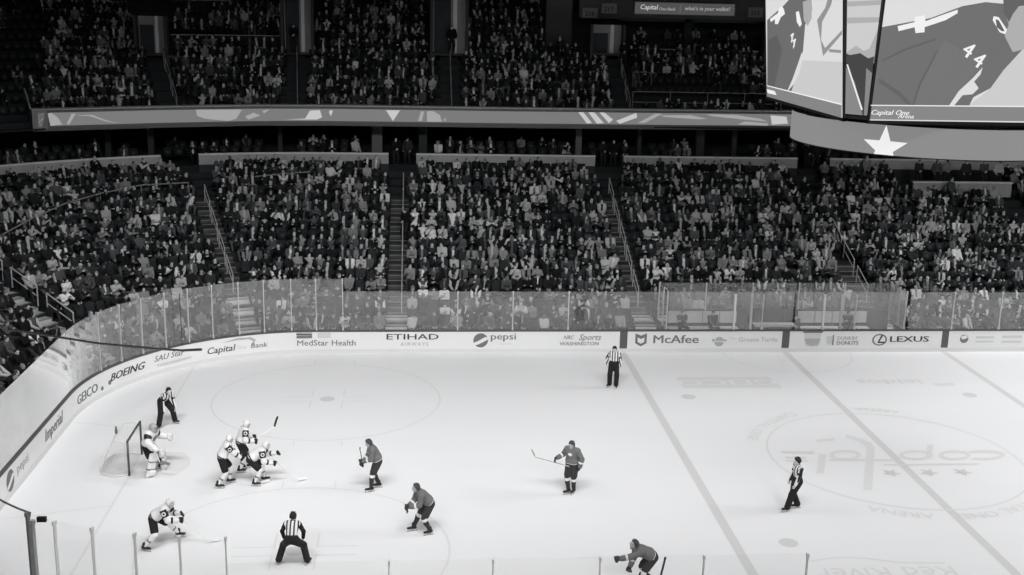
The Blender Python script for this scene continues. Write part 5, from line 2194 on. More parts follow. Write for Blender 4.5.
booth(-4.65, 14.55, .34, pi, 1, 'dark grey', 0, 'Dark-suited person on the bench above the shield sign, arms folded')
booth(-3.15, 14.55, .34, pi, 0, 'charcoal', 0, 'Dark-suited person on the bench, hands in the lap, beside the broad white upright')
booth(-1.45, 14.3, .34, pi, 3, 'grey', 1, "Grey-clad person leaning forward left of the scorer's table")
booth(.75, 14.3, .34, pi, 3, 'dark grey', 0, 'Dark-clad person leaning forward over the centre line post')
booth(3.55, 14.5, .34, pi, 1, 'charcoal', 0, 'Dark-clad person in the penalty box above the oval car emblem')
for x, lab in ((-1.45, "small stool left of the scorer's table"), (.75, "small stool right of the scorer's table")):
    o = thing('stool', lab, 'stool', (x, 14.28, .30))
    MB().slab([(.2 * cos(t), .2 * sin(t)) for t in np.linspace(0, 2 * pi, 13)[:-1]], .38, .44).build('seat', M_DARKW2, o)
    for a in (0, 1, 2, 3):
        MB().tube([(.15 * cos(a * pi / 2 + .8), .15 * sin(a * pi / 2 + .8), 0), (.11 * cos(a * pi / 2 + .8), .11 * sin(a * pi / 2 + .8), .38)], .018, 6).build('leg', M_POST, o)
for i, (a, b, t, lab) in enumerate(((6.0, 29.6, 'black', 'right opening of the pale wall, nearer its left side'), (6.7, 29.9, 'charcoal', 'right opening of the pale wall, nearer its right side'),
                              (-6.4, 29.5, 'charcoal', 'middle opening of the pale wall, nearer its left side'), (-5.7, 29.8, 'black', 'middle opening of the pale wall, nearer its right side'),
                              (-18.6, 29.4, 'black', 'left opening of the pale wall, nearer its left side'), (-17.9, 29.7, 'dark grey', 'left opening of the pale wall, nearer its right side'))):
    booth(a, b, 6.3, pi + .3 * (-1) ** i, i % 2, t, i % 3, '%s-clad person standing in the %s' % (t.capitalize().replace(' ', '-'), lab), True)
booth(-9.6, 14.2, .3, pi, 1, 'black', 0, 'Steward all in black standing behind the side glass over the slanted script sign', True)
booth(-17.98, 12.95 + roff(10) + .2, rz_(10) + .012, pi * .8, 0, 'black', 0, 'Person all in black standing beside the straight aisle high in the stands', True)
booth(-15.25, 33.95, 12.6, pi, 1, 'black', 0, 'Dark figure standing in the lit upper deck opening', True)
booth(-24.75, 33.95, 12.5, pi, 0, 'black', 0, 'Dark figure standing in the second lit upper opening', True)
booth(-4.7, 33.5, 11.9, pi, 0, 'black', 2, 'Dark figure standing on the upper steps left of the suites', True)
for i, (x, t) in enumerate(((12.2, 'dark grey'), (13.3, 'grey'), (13.9, 'light grey'), (15.1, 'dark grey'), (16.2, 'grey'), (17.1, 'pale'))):
    booth(x, 27.7, 5.6, pi, i % 2, t, i % 3, '%s-clad person standing behind the short pale ledge, %s from the left' % (t.capitalize().replace(' ', '-'), ordw(i + 1)), True)
o = MB().box(11.2, 19, 27.05, 29.0, 5.3, 5.6).build('ledge_floor', M_DARKW)
tag(o, 'dark floor behind the short pale ledge', 'floor', kind='structure')
# ------------------------------------------------------------------ hanging scoreboard over centre ice
A_, B_, ZB, TL = 4.53, 3.96, 12.68, .09
HH = 7.0
M_CASE = mat('scoreboard_case', .012, .5, noise=.1)
E_BG = emit('screen_white', .70)
E_BG2 = emit('screen_ice', .58)
E_JER = emit('screen_jersey', .135)
E_JER2 = emit('screen_jersey_fold', .10)
E_DK = emit('screen_dark', .03)
E_BAND = emit('screen_band', .215)
E_LET = emit('screen_letter', .85)
E_SKIN = emit('screen_skin', .40)
sb = thing('scoreboard', 'large hanging four-sided scoreboard over centre ice', 'scoreboard', (0, 0, ZB))


def face_frame(k):
    """k: 0 faces the camera side, 1 faces the goal end; returns origin (left bottom), right axis, up axis, out axis"""
    if k == 0:
        return V(-B_, -A_, 0), V(1, 0, 0), nrm(V(0, -TL, 1)), nrm(V(0, -1, -TL))
    if k == 1:
        return V(-A_, B_, 0), V(0, -1, 0), nrm(V(-TL, 0, 1)), nrm(V(-1, 0, -TL))
    if k == 2:
        return V(A_, -B_, 0), V(0, 1, 0), nrm(V(TL, 0, 1)), nrm(V(1, 0, -TL))
    return V(B_, A_, 0), V(-1, 0, 0), nrm(V(0, TL, 1)), nrm(V(0, 1, -TL))


WSC = 2 * B_
core = MB()
core.hexa([(-A_ + .1, -B_, 0), (A_ - .1, -B_, 0), (A_ - .1, B_, 0), (-A_ + .1, B_, 0)] + [(x * (A_ + TL * HH - .1), y * (B_), HH) for x, y in ((-1, -1), (1, -1), (1, 1), (-1, 1))])
core.hexa([(-B_, -A_ + .1, 0), (B_, -A_ + .1, 0), (B_, A_ - .1, 0), (-B_, A_ - .1, 0)] + [(x * (B_), y * (A_ + TL * HH - .1), HH) for x, y in ((-1, -1), (1, -1), (1, 1), (-1, 1))])
core.build('case', M_CASE, sb)


def on_face(k, polys, m, name, par, lift):
    O, X, Y, Z = face_frame(k)
    b = MB()
    for p in polys:
        b.add([O + X * u + Y * v + Z * lift for u, v in p], [tuple(range(len(p)))])
    return b.build(name, m, par)


def text_face(k, s, u, v, size, rot, m, par, lift, sx=1.0, shear=0, bold=.02):
    O, X, Y, Z = face_frame(k)
    vs, fs = text_mesh(s, size, bold, shear, 0, sx)
    c, n = cos(rot), sin(rot)
    return MB().add([O + X * (u + c * a - n * b) + Y * (v + n * a + c * b) + Z * lift for a, b, w in vs], fs).build('screen_lettering', m, par)


def f_inv(k, x, y):
    """where on a face does the sight line through a picture point fall (used once to lay out the image shown on the screen)"""
    O, X, Y, Z = face_frame(k)
    d = _f + _r * (x - 512) / CAM_F - _u * (y - 287.5) / CAM_F
    o = CAM_P - V(0, 0, ZB)
    t = ((O - o) @ Z) / (d @ Z)
    p = o + d * t - O
    return float(p @ X), float(p @ Y)


def scr(k):
    o = on_face(k, [[(0, 0), (WSC, 0), (WSC, HH - .2), (0, HH - .2)]], E_BG, 'screen', sb, .02)
    b = MB()
    O, X, Y, Z = face_frame(k)
    for u0, u1, v0, v1 in ((-.07, 0, -.08, HH), (WSC, WSC + .07, -.08, HH), (-.07, WSC + .07, -.1, 0)):
        b.add([O + X * u + Y * v + Z * w for w in (-.05, .05) for u, v in ((u0, v0), (u1, v0), (u1, v1), (u0, v1))],
              [(0, 3, 2, 1), (4, 5, 6, 7), (0, 1, 5, 4), (1, 2, 6, 5), (2, 3, 7, 6), (3, 0, 4, 7)])
    b.build('screen_bezel', M_CASE, o)
    return o


S0, S1_, S2_, S3_ = scr(0), scr(1), scr(2), scr(3)


def art(k, pts, m, nm, par, lift):
    return on_face(k, [[f_inv(k, x, y) for x, y in p] for p in pts], m, nm, par, lift)


# what the screen towards the camera shows: a bending player in a plain jersey
def img(k, par, T):
    g = lambda L: [T(x, y) for x, y in L]
    q = lambda polys, m, nm, lift: on_face(k, [g(p) for p in polys], m, nm, par, lift)
    q([[(964, 108), (1106, 108), (1106, 45), (1022, 44), (1001, 72), (986, 92)]], E_BG2, 'screen_ice', .024)
    q([[(869, 107), (968, 107), (973, 97), (990, 88), (1003, 70), (1026, 45), (1018, 5), (985, 2), (962, 6), (930, 18), (881.5, 27), (876, 64)]], E_JER, 'screen_jersey', .030)
    q([[(913, 107), (948, 107), (970, 78), (985, 60), (960, 50), (945, 40), (925, 70)]], emit('screen_sleeve', .150), 'screen_sleeve', .034)
    q([[(881, 60), (905, 48), (935, 38), (935, 40), (906, 50), (881, 62)], [(879, 78), (900, 92), (914, 107), (910, 107), (896, 94), (878, 82)], [(938, 50), (920, 85), (913, 107), (911, 107), (918, 84), (935, 52)]], E_JER2, 'screen_fold', .038)
    q([[(897, 26), (914, 22), (914, 17), (924, 15), (925, 21), (944, 14), (957, 9.5), (957, 13), (945, 20), (924, 27), (924, 32), (915, 33), (914, 27), (898, 31)]], E_LET, 'screen_stripe', .042)
    q([[(993, 16), (998, 17), (1008, 32), (1004, 34), (999, 32), (992, 20)]], E_LET, 'screen_stripe', .042)
    q([[(995, 19), (998, 20), (1004, 31), (1001, 31), (996, 27)]], E_JER2, 'screen_stripe', .045)
    q([[(948, 106), (958, 91), (972, 78), (982, 67), (980, 74), (966, 90), (953, 106)], [(961, 92), (968, 82), (974, 82), (978, 88), (972, 94), (962, 95)]], E_BG, 'screen_cuff', .042)
    q([[(1004, 36), (1012, 52), (1050, 42), (1050, -12), (1004, -12), (1003, 10), (1008, 24)]], E_SKIN, 'screen_face', .046)
    q([[(1003, 12), (1002, -12), (1050, -12), (1050, 2), (1018, 6), (1012, 14), (1008, 22)]], E_JER2, 'screen_hair', .050)
    q([[(869, 119), (1106, 122), (1106, 107.5), (870, 105.5)]], E_BAND, 'screen_band', .046)
    q([[(870, 105.5), (1106, 107.5), (1106, 106.3), (870, 104.5)]], E_LET, 'screen_band_edge', .050)


T0 = lambda x, y: f_inv(0, x, y)
img(0, S0, T0)
u0, v0 = T0(967, 52)
text_face(0, '4', T0(963.5, 56)[0], T0(963.5, 56)[1], .62, -.50, E_LET, S0, .050)
text_face(0, '4', T0(974, 66)[0], T0(974, 66)[1], .62, -.50, E_LET, S0, .050)
text_face(0, 'Capital One', T0(889.5, 114)[0], T0(889, 114.5)[1], .21, 0, E_LET, S0, .055, 1.15, .25)
text_face(0, 'Arena', T0(905, 117)[0], T0(905, 118)[1], .18, 0, E_LET, S0, .055, 1.1, .25)
# the goal-end screen shows the same picture from its own side
def T1(x, y):
    return f_inv(1, x, y)


q = lambda polys, m, nm, lift: on_face(1, [[T1(x, y) for x, y in p] for p in polys], m, nm, S1_, lift)
q([[(800, 60), (843, 62), (843, 108), (790, 92)]], E_BG2, 'screen_ice', .024)
q([[(768, 20), (785, 5), (800, -12), (812, -12), (813, 10), (806, 25), (804, 50), (800, 68), (792, 92), (768, 86)]], E_JER, 'screen_jersey', .030)
q([[(769, 40), (778, 35), (783, 50), (778, 75), (775, 88), (768, 86)]], E_JER2, 'screen_fold', .034)
q([[(771, 19), (779, 13), (780, 8), (783, 6), (785, 9), (786, 14), (782, 17), (779, 24), (776, 24), (776, 19), (772, 22)]], E_LET, 'screen_stripe', .040)
q([[(797, 12), (800, 11), (803, 24), (801, 27), (798, 22)]], E_LET, 'screen_stripe', .040)
q([[(804, 2), (813, -2), (813, 18), (809, 26), (805, 20)]], E_SKIN, 'screen_face', .042)
q([[(788, 92), (794, 78), (799, 64), (803, 52), (804, 58), (800, 74), (795, 84)]], E_BG, 'screen_cuff', .040)
q([[(818, 20), (826, 8), (832, -12), (836, -12), (832, 5), (823, 22), (822, 40), (826, 48), (843, 30), (843, 34), (824, 56)]], emit('screen_logo_grey', .28), 'screen_logo', .030)
q([[(830, 49), (842, 50), (842, 53), (830, 52)]], emit('screen_logo_grey', .28), 'screen_lettering', .030)
q([[(768, 97), (843, 118), (843, 104), (768, 85)]], E_BAND, 'screen_band', .044)
q([[(768, 86), (843, 105), (843, 103.6), (768, 85)]], E_LET, 'screen_band_edge', .048)
q([[(768, 89), (776, 91), (778, 95), (769, 93)]], E_LET, 'screen_lettering', .050)
for sd in ('4', '4'):
    pass
text_face(1, '44', T1(793, 44)[0], T1(793, 44)[1], .62, -.7, E_LET, S1_, .045, .9)

# cut corner panels between the screens
def corner(sx, sy):
    b0, b1 = V(sx * B_, sy * A_, 0), V(sx * A_, sy * B_, 0)
    t0, t1 = V(sx * B_, sy * (A_ + TL * HH), HH), V(sx * (A_ + TL * HH), sy * B_, HH)
    n = nrm(V(sx, sy, -.1))
    if sx < 0 and sy < 0:
        b0, b1, t0, t1 = b1, b0, t1, t0
    L = lambda u, v: (b0 * (1 - u) + b1 * u) * (1 - v) + (t0 * (1 - u) + t1 * u) * v
    o = MB().add([L(.0, 0), L(1, 0), L(1, 1), L(0, 1)], [(0, 1, 2, 3)]).build('corner_panel', M_CASE, sb)
    q = lambda polys, m, nm, k: MB().add([L(u, v) + n * k for u, v in polys], [tuple(range(len(polys)))]).build(nm, m, o)
    q([(.08, .24), (.92, .24), (.92, .99), (.08, .99)], E_BG2, 'screen_top', .02)
    q([(.08, .25), (.92, .25), (.92, .38), (.75, .30), (.6, .29), (.35, .31), (.08, .28)], E_SKIN, 'screen_middle', .03)
    q([(.08, .02), (.92, .02), (.92, .27), (.75, .26), (.5, .28), (.2, .27), (.08, .275)], E_DK, 'screen_dark', .04)
    q([(.08, .02), (.75, .02), (.38, .16), (.08, .22)], E_BAND, 'screen_leg', .05)
    q([(.80, .02), (.92, .02), (.92, .20), (.72, .22)], E_BAND, 'screen_leg', .05)
    q([(.10, .23), (.15, .23), (.74, .045), (.69, .04)], E_LET, 'screen_lace', .06)
    if v_mid:
        q([(.08, .47), (.92, .48), (.92, .50), (.08, .49)], E_SKIN, 'screen_line', .03)
        q([(.08, .40), (.92, .41), (.92, .43), (.08, .425)], E_SKIN, 'screen_line', .03)


v_mid = True
for sx, sy in ((-1, -1), (1, -1), (1, 1), (-1, 1)):
    corner(sx, sy)
# struts, ring display
RG, RZ0, RZ1 = 4.62, 11.52, 12.44
RZ0 -= ZB
RZ1 -= ZB
m = MB()
n = 96
for i in range(n):
    t0, t1 = 2 * pi * i / n, 2 * pi * (i + 1) / n
    m.add([(RG * cos(t0), RG * sin(t0), RZ0), (RG * cos(t1), RG * sin(t1), RZ0), (RG * cos(t1), RG * sin(t1), RZ1), (RG * cos(t0), RG * sin(t0), RZ1)], [(0, 1, 2, 3)])
ringo = m.build('ring_display', emit('ring_face', .235), sb, True)
m = MB()
for i in range(n):
    t0, t1 = 2 * pi * i / n, 2 * pi * (i + 1) / n
    for z, s in ((RZ0 - .03, 1), (RZ1 + .02, 1)):
        m.add([((RG - .5) * cos(t0), (RG - .5) * sin(t0), z), ((RG + .02) * cos(t0), (RG + .02) * sin(t0), z), ((RG + .02) * cos(t1), (RG + .02) * sin(t1), z), ((RG - .5) * cos(t1), (RG - .5) * sin(t1), z)], [(0, 1, 2, 3)])
    m.add([((RG + .02) * cos(t0), (RG + .02) * sin(t0), RZ0 - .03), ((RG + .02) * cos(t1), (RG + .02) * sin(t1), RZ0 - .03), ((RG + .02) * cos(t1), (RG + .02) * sin(t1), RZ0), ((RG + .02) * cos(t0), (RG + .02) * sin(t0), RZ0)], [(0, 1, 2, 3)])
    m.add([((RG - .5) * cos(t0), (RG - .5) * sin(t0), RZ0), ((RG - .5) * cos(t1), (RG - .5) * sin(t1), RZ0), ((RG - .5) * cos(t1), (RG - .5) * sin(t1), RZ1), ((RG - .5) * cos(t0), (RG - .5) * sin(t0), RZ1)], [(0, 1, 2, 3)])
m.build('ring_frame', M_CASE, sb)
m = MB()
for i in range(12):
    t = 2 * pi * i / 12
    m.tube([((RG - .25) * cos(t), (RG - .25) * sin(t), RZ1), ((RG - .6) * cos(t), (RG - .6) * sin(t), .4)], .05, 6)
m.build('ring_hanger', M_CASE, sb)
m = MB()
for x in (-3, 3):
    for y in (-3, 3):
        m.tube([(x, y, HH - .2), (x, y, HH + 9)], .05, 6)
m.build('hoist_cable', M_CASE, sb)


def ring_pt(u, v, k=.015):
    a = u / RG
    return ((RG + k) * cos(a), (RG + k) * sin(a), v)


# star on the ring, facing the camera side, its lower points cut by the ring's edge
a0 = None
for deg in np.linspace(180, 300, 600):
    X, Y = px(((RG) * cos(R_(deg)), RG * sin(R_(deg)), 12.0))
    if X >= 885:
        a0 = R_(deg)
        break
star = []
for i in range(10):
    r_ = .72 if i % 2 == 0 else .29
    star.append((r_ * sin(i * pi / 5), -.08 + r_ * cos(i * pi / 5)))
zc = (RZ0 + RZ1) / 2 - .18
cl = []
for i in range(10):          # clip at the lower edge of the ring
    (x0, y0), (x1, y1) = star[i], star[(i + 1) % 10]
    if zc + y0 >= RZ0:
        cl.append((x0, y0))
    if (zc + y0 >= RZ0) != (zc + y1 >= RZ0):
        t = (RZ0 - zc - y0) / (y1 - y0)
        cl.append((x0 + t * (x1 - x0), RZ0 - zc))
c_ = (0, -.1)
MB().add([ring_pt(a0 * RG + x, zc + y) for x, y in [c_] + cl], [(0, i + 1, (i + 1) % len(cl) + 1) for i in range(len(cl))]).build('star', E_LET, ringo)

# ------------------------------------------------------------------ cables by the end glass
o = MB().tube([(-29.4, -4.6, 6.22), (-28.0, -.5, 4.55), (-27.2, 3.5, 3.15), (-26.75, 6.8, 2.05), (-26.45, 9.2, 1.35)], [.036, .036, .042, .046, .06], 8).build('black_cable', M_BLACK2)
tag(o, 'thick black cable sagging in front of the corner glass', 'cable')
o = MB().tube([(-27.5, 10.55, 3.45), (-27.5, 10.6, 1.1)], .018, 6).build('thin_cable', M_BLACK2)
tag(o, 'thin upright dark cable on the corner glass', 'cable')

# ------------------------------------------------------------------ people on the ice
def at_px(x, y):
    d = _f + _r * (x - 512) / CAM_F - _u * (y - 287.5) / CAM_F
    p = CAM_P + d * (-CAM_P[2] / d[2])
    return V(p[0], p[1])


D = R_
# officials
official(at_px(166, 426), D(-140), 'Bent official in stripes behind the net, hands on knees', lean=46, pel=(0, -.12, .95), head=(0, -6), La=(-.36, 0, .16), Ra=(.34, .12, .16), Lt=-25, Rt=30,
         Lh=(-.24, .30, .66), Rh=(.22, .34, .68), kp=(0, 1, 0))
official(at_px(613, 387.5), D(168), 'Upright official in stripes standing at the far wide line', lean=2, pel=(0, 0, 1.02), head=(0, -10), La=(-.12, .05, .16), Ra=(.15, -.02, .16), Lt=-10, Rt=35,
         Lh=(-.25, .06, .95), Rh=(.28, .02, .98))
official(at_px(794, 510.5), D(98), 'Official in stripes gliding near the centre circle', lean=0, pel=(0, -.02, 1.01), head=(10, -6), La=(-.10, .30, .16), Ra=(.12, -.16, .16), Lt=-5, Rt=5,
         Lh=(-.22, .16, .92), Rh=(.25, .10, .93))
official(at_px(293, 565), D(-4), 'Official seen from behind with legs apart at the near face-off spot', sleeves_dark=True, lean=27, pel=(0, -.14, .84), head=(14, -4), La=(-.40, .02, .16), Ra=(.40, .02, .16),
         Lt=-25, Rt=25, Lh=(-.27, .20, .74), Rh=(.27, .20, .74), Lep=(-.9, -.2, -.3), Rep=(.9, -.2, -.3))
# skaters in white
L1 = at_px(226, 486)
o, J = skater(L1, D(-78), 'Skater in white nearest the net in the cluster of three', 'w', lean=24, pel=(0, -.10, .96), head=(0, 0), La=(-.16, .12, .16), Ra=(.16, -.24, .16), Lt=-8, Rt=14,
              Lh=(-.14, .42, 1.02), Rh=(.12, .46, .96))
stick('hockey_stick', 'Stick held low by the skater in white nearest the net', W(L1, D(-78), (.05, .40, 1.0)), W(L1, D(-78), (.15, 1.05, .06)), W(L1, D(-78), (.02, 1.32, .05)), M_JWHITE, M_JWHITE)
L2 = at_px(243, 471)
o, J = skater(L2, D(-72), 'Skater in white at the back of the cluster, stick blade raised', 'w', lean=20, pel=(0, -.06, .98), head=(0, -2), La=(-.13, .10, .16), Ra=(.14, -.12, .16), Lt=-6, Rt=14,
              Lh=(-.10, .34, 1.12), Rh=(.30, .30, 1.10))
stick('hockey_stick', 'Stick with a raised dark blade in the cluster of skaters in white', W(L2, D(-72), (.05, .25, 1.02)), W(L2, D(-72), (-.30, 1.12, 1.26)), W(L2, D(-72), (-.32, 1.22, 1.62)), M_JWHITE, M_TAPE)
L3 = at_px(259.5, 484)
o, J = skater(L3, D(-84), 'Bent skater in white at the front of the cluster of three', 'w', lean=56, pel=(0, -.26, .88), head=(0, 16), La=(-.18, .14, .16), Ra=(.18, -.14, .16), Lt=-8, Rt=12,
              Lh=(-.12, .52, .98), Rh=(.22, .40, .78))
stick('hockey_stick', 'Stick held by the bent skater in white at the front of the cluster', W(L3, D(-84), (.10, .42, .9)), W(L3, D(-84), (.0, 1.2, .06)), W(L3, D(-84), (-.14, 1.45, .05)), M_JWHITE, M_JWHITE)
L4 = at_px(163, 545)
o, J = skater(L4, D(-98), 'Lone skater in white bent over in the near corner', 'w', lean=52, pel=(0, -.22, .84), head=(0, 12), La=(-.44, .36, .16), Ra=(.44, -.36, .16), Lt=-5, Rt=10,
              Lh=(-.16, .46, .92), Rh=(.14, .50, .84))
stick('hockey_stick', 'Pale stick of the lone skater in white in the near corner', W(L4, D(-98), (.10, .46, .95)), W(L4, D(-98), (-.25, 1.25, .06)), W(L4, D(-98), (-.4, 1.5, .05)), M_JWHITE, M_JWHITE)
# skaters in dark
L5 = at_px(375.5, 490)
o, J = skater(L5, D(100), 'Skater in dark gliding between the two near face-off circles', 'd', lean=25, pel=(0, -.08, 1.0), head=(-8, -14), La=(-.14, .16, .16), Ra=(.14, -.12, .16), Lt=-5, Rt=5,
              Lh=(-.10, .38, 1.04), Rh=(.06, .36, .96))
stick('hockey_stick', 'Stick held upright against the skater in dark farther from the camera', W(L5, D(100), (.0, .38, .86)), W(L5, D(100), (-.30, .52, 1.55)), W(L5, D(100), (-.42, .55, 1.62)), M_PDARK, M_PDARK)
L6 = at_px(423, 533)
o, J = skater(L6, D(108), 'Crouching skater in dark on the edge of the near face-off circle', 'd', lean=42, pel=(0, -.20, .93), head=(6, 6), La=(-.20, -.14, .16), Ra=(.20, .22, .16), Lt=-4, Rt=4,
              Lh=(-.12, .42, .94), Rh=(.10, .40, .86))
stick('hockey_stick', 'Stick held across the knees of the crouching skater in dark', W(L6, D(108), (.35, .25, .80)), W(L6, D(108), (-.50, .62, 1.06)), W(L6, D(108), (-.6, .7, 1.02)), M_PDARK, M_PDARK)
L7 = at_px(571, 494)
o, J = skater(L7, D(146), 'Upright skater in dark holding a stick out, near mid ice', 'd', lean=3, pel=(0, 0, 1.03), head=(8, -6), La=(-.06, -.06, .16), Ra=(.07, .06, .16), Lt=0, Rt=30,
              Lh=(-.28, .02, .98), Rh=(.42, .20, 1.20), Rep=(.3, -.6, -.6), Lep=(-.9, -.3, 0))
stick('hockey_stick', 'Slim stick held out level by the upright skater in dark', W(L7, D(146), (.02, .16, .98)), W(L7, D(146), (1.10, .40, 1.14)), W(L7, D(146), (1.22, .43, 1.36)), M_WOOD, M_WOOD, .016, .05)
L8 = at_px(643, 588)
o, J = skater(L8, D(98), 'Crouching skater in dark cut off by the bottom picture edge', 'd', lean=62, pel=(0, -.22, .92), head=(-6, 24), La=(-.20, .28, .16), Ra=(.20, -.22, .16), Lt=-4, Rt=6,
              Lh=(-.16, .86, .96), Rh=(.12, .34, .62))
stick('hockey_stick', 'Dark stick standing behind the crouching skater at the bottom edge', W(L8, D(98), (.10, -.62, .78)), W(L8, D(98), (.16, -.52, .10)), W(L8, D(98), (.18, -.75, .06)), M_PDARK, M_PDARK, .03)


# goaltender
def goalie(loc, rz, label):
    J = skeleton(lean=20, pel=(0, -.14, .92), head=(0, -4), La=(-.32, .08, .14), Ra=(.32, .04, .14), Lt=-14, Rt=14, Lh=(-.42, .28, 1.12), Rh=(.42, .34, 1.02), kp=(0, 1, 0))
    o = person_mesh(J, SKIN[0], label, None)
    jr = sdf_obj(top_sdf(J, .062, hem=.05, loose=1.1), 'jersey', M_JWHITE, o, HI)
    U, r, F = J['U'], J['r'], J['F']
    for sd in 'LR':
        s, e, w = J[sd + 's'], J[sd + 'e'], J[sd + 'w']
        band(seg(s, e, .0), seg(s, e, .65), .128, 'shoulder_patch', M_BLACK2, jr, HI, .118)
        band(seg(e, w, .25), seg(e, w, .55), .108, 'sleeve_stripe', M_GREY4, jr, HI, .104)
    S = Sdf().ell(J['chest'] + F * .17, (.10, .03, .11), np.stack([r, F, U], 1))
    sdf_obj(S, 'chest_crest', M_GREY4, jr, HI)
    S = Sdf()
    S.ell(J['pel'] + U * .03, (.22, .17, .16), np.stack([r, F, U], 1), .05)
    for sd in 'LR':
        S.cap(J[sd + 'hip'], seg(J[sd + 'hip'], J[sd + 'k'], .75), .135, .125, .05)
    sdf_obj(S, 'padded_shorts', M_BLACK, o, HI)
    for sd in 'LR':
        k, a, t = J[sd + 'k'], J[sd + 'a'], J[sd + 'toe']
        d = nrm(a - k)
        f = nrm(t - (t @ d) * d)
        x = np.cross(d, f)
        M = np.stack([x, f, -d], 1)
        S = Sdf().boxp(seg(k, a, .42) + f * .10, (.145, .065, .40), M, .05)
        S.boxp(k + f * .12 - d * .05, (.155, .07, .11), M, .05, .02)
        S.boxp(a + f * .16 + d * -.02, (.13, .09, .09), M, .05, .03)
        p = sdf_obj(S, 'leg_pad', M_JWHITE, o, HI)
        for q in (.12, .72):
            sdf_obj(Sdf().boxp(seg(k, a, q) + f * .115, (.150, .065, .028), M, .015), 'pad_stripe', M_GREY4, p, HI)
        sdf_obj(Sdf().boxp(seg(k, a, .4) + f * .05 + x * .10 * (1 if sd == 'L' else -1), (.055, .075, .10), M, .02), 'pad_patch', M_BLACK2, p, HI)
        bladed_skate(J, sd, M_BLACK2, M_STEEL, o, HI)
    # catching glove and blocker
    w, d = J['Lw'], nrm(J['Lw'] - J['Le'])
    S = Sdf().cap(w - d * .10, w + d * .02, .085, .085, .03).ell(w + d * .13, (.13, .07, .15), k=.04)
    hand(S, J, 'L', .022, .045, 1.5, .01)
    sdf_obj(S, 'catching_glove', M_JWHITE, o, HI)
    w, d = J['Rw'], nrm(J['Rw'] - J['Re'])
    n = nrm(V(.25, 1, .1) - (V(.25, 1, .1) @ d) * d)
    M = np.stack([np.cross(n, d), n, d], 1)
    S = Sdf().boxp(w + n * .07 + d * .02, (.10, .035, .19), M, .03)
    hand(S, J, 'R', .018, .036, 1.25, .008)
    sdf_obj(S, 'blocker', M_JWHITE, o, HI)
    # mask with cage
    Mh, h = J['hM'], J['hd']
    X, Y, Z = Mh[:, 0], Mh[:, 1], Mh[:, 2]
    S = Sdf().ell(h + Z * .02, (.120, .140, .150), Mh).ell(h - Z * .07 + Y * .05, (.09, .10, .09), Mh, .05)
    mk = sdf_obj(S, 'goal_mask', mat('mask_grey', .36, .35, noise=.3, scale=20), o, HI)
    b = MB()
    for q in np.linspace(-.07, .07, 5):
        b.tube([h + X * q + Y * (.145 - abs(q) * .35) + Z * .07, h + X * q + Y * (.168 - abs(q) * .35), h + X * q * .8 + Y * (.158 - abs(q) * .3) - Z * .10], .006, 5)
    for z in (.05, 0, -.05):
        b.tube([h + X * a + Y * (.162 - a * a * 7) + Z * z for a in np.linspace(-.10, .10, 7)], .006, 5)
    b.build('cage', M_STEEL, mk)
    place(o, loc, rz, SKS)
    return J


LG = at_px(153, 472)
goalie(LG, D(-112), 'Goaltender in white with wide leg pads in front of the net')
G = lambda *p: W(LG, D(-112), p)
stick('goal_stick', 'Wide goal stick reaching out from the goaltender', G(.34, .30, 1.16), G(.36, .52, .55), G(.30, .85, .50), M_JWHITE, M_GREY4, .022, .10, None)

# ------------------------------------------------------------------ light, sky, camera
def area(name, loc, target, size, power, spread=180):
    L = bpy.data.lights.new(name, 'AREA')
    L.energy = power
    L.shape = 'RECTANGLE'
    L.size, L.size_y = size
    L.spread = R_(spread)
    L.color = (1.0, 1.0, 1.0)
    o = bpy.data.objects.new(name, L)
    COL.objects.link(o)
    o.location = loc
    d = nrm(V(*target) - V(*loc))
    import mathutils
    o.rotation_euler = mathutils.Vector(d).to_track_quat('-Z', 'Y').to_euler()
    return o


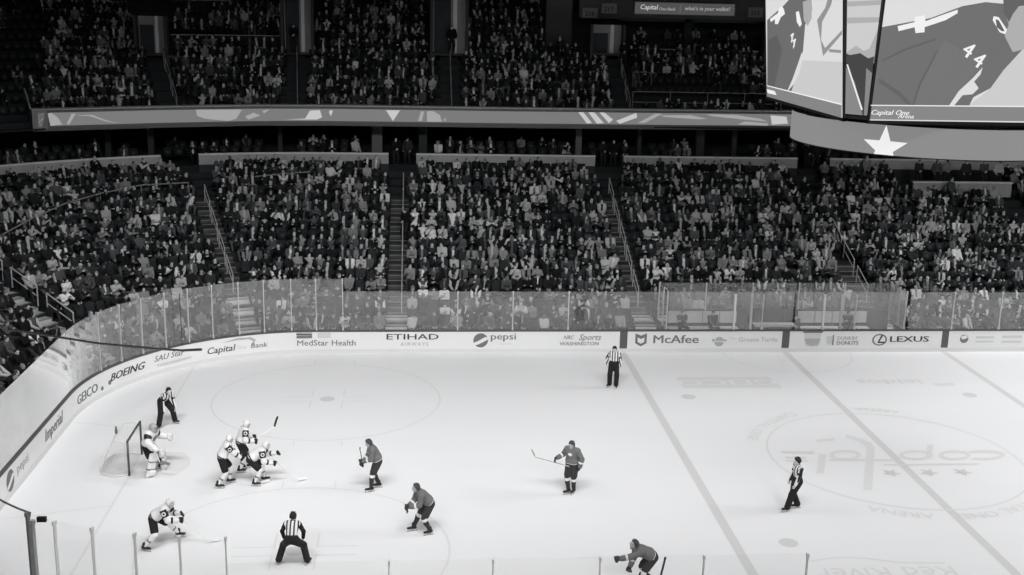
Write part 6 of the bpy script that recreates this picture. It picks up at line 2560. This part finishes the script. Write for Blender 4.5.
PW = dict(near_l=675, near_r=355, far=16, right=250, left=154, end=190, top_r=585, front=250, corner=42, stand=26)
for x in (-28, -20, -12):
    area('near_l_lamp', (x, -19, 25), (x, 7, 0), (7, 3), PW['near_l'], 75)
    area('far_lamp', (x, 17, 25), (x, -8, 0), (7, 3), PW['far'], 75)
for x in (-2, 8, 18, 28):
    area('near_r_lamp', (x, -19, 25), (x, 7, 0), (7, 3), PW['near_r'], 75)
    area('far_lamp', (x, 17, 25), (x, -8, 0), (7, 3), PW['far'], 75)
for y in (-9, 0, 9):
    area('right_lamp', (33, y, 25), (-28, y * .9, 0), (3, 6), PW['right'], 45)
    area('left_lamp', (-34, y, 25), (8, y * .8, 0), (3, 6), PW['left'], 60)
for y in (-9, 8):
    area('end_fill', (-9, y, 25), (-31, y * .5, 0), (4, 4), PW['end'], 55)  # added fill, brightens ice and boards at the goal end
    for x in (9, 20):
        area('top_r_lamp', (x, y, 26), (x, y * 1.2, 0), (6, 4), PW['top_r'], 80)
for x in (-26, -14, -2, 10):
    area('front_fill', (x, -34, 20), (x, -13, 1.5), (5, 2), PW['front'], 60)  # added fill from the near side to brighten the near glass posts
for x in (-26, -13, 0, 13):
    area('stand_fill', (x, -4, 23), (x - 1, 23, 4), (3, 2), PW['stand'], 50)  # added fill to lift the far crowd
area('corner_lamp', (-16, 0, 23), (-37, 14, 3), (3, 2), PW['corner'], 60)

w = bpy.data.worlds.new('arena_air')
SC.world = w
w.use_nodes = True
w.node_tree.nodes['Background'].inputs[0].default_value = (.9, .97, 1.0, 1)
w.node_tree.nodes['Background'].inputs[1].default_value = .012

cam = bpy.data.cameras.new('camera')
cam.sensor_fit = 'HORIZONTAL'
cam.sensor_width = 36
cam.lens = CAM_F / 1024 * 36
cam.clip_end = 500
co = bpy.data.objects.new('camera', cam)
COL.objects.link(co)
import mathutils
Mx = mathutils.Matrix(((_r[0], _u[0], -_f[0]), (_r[1], _u[1], -_f[1]), (_r[2], _u[2], -_f[2])))
co.location = CAM_P
co.rotation_euler = Mx.to_euler()
SC.camera = co

vs_ = SC.view_settings
SC.display_settings.display_device = 'sRGB'
vs_.view_transform = 'Standard'
vs_.look = 'None'
vs_.exposure = 0
vs_.gamma = 1
vs_.use_curve_mapping = False
cy = SC.cycles
cy.use_denoising = True
cy.transparent_max_bounces = 24
cy.max_bounces = 6
cy.diffuse_bounces = 3
cy.glossy_bounces = 3
cy.sample_clamp_indirect = 4
cy.caustics_reflective = False
cy.caustics_refractive = False
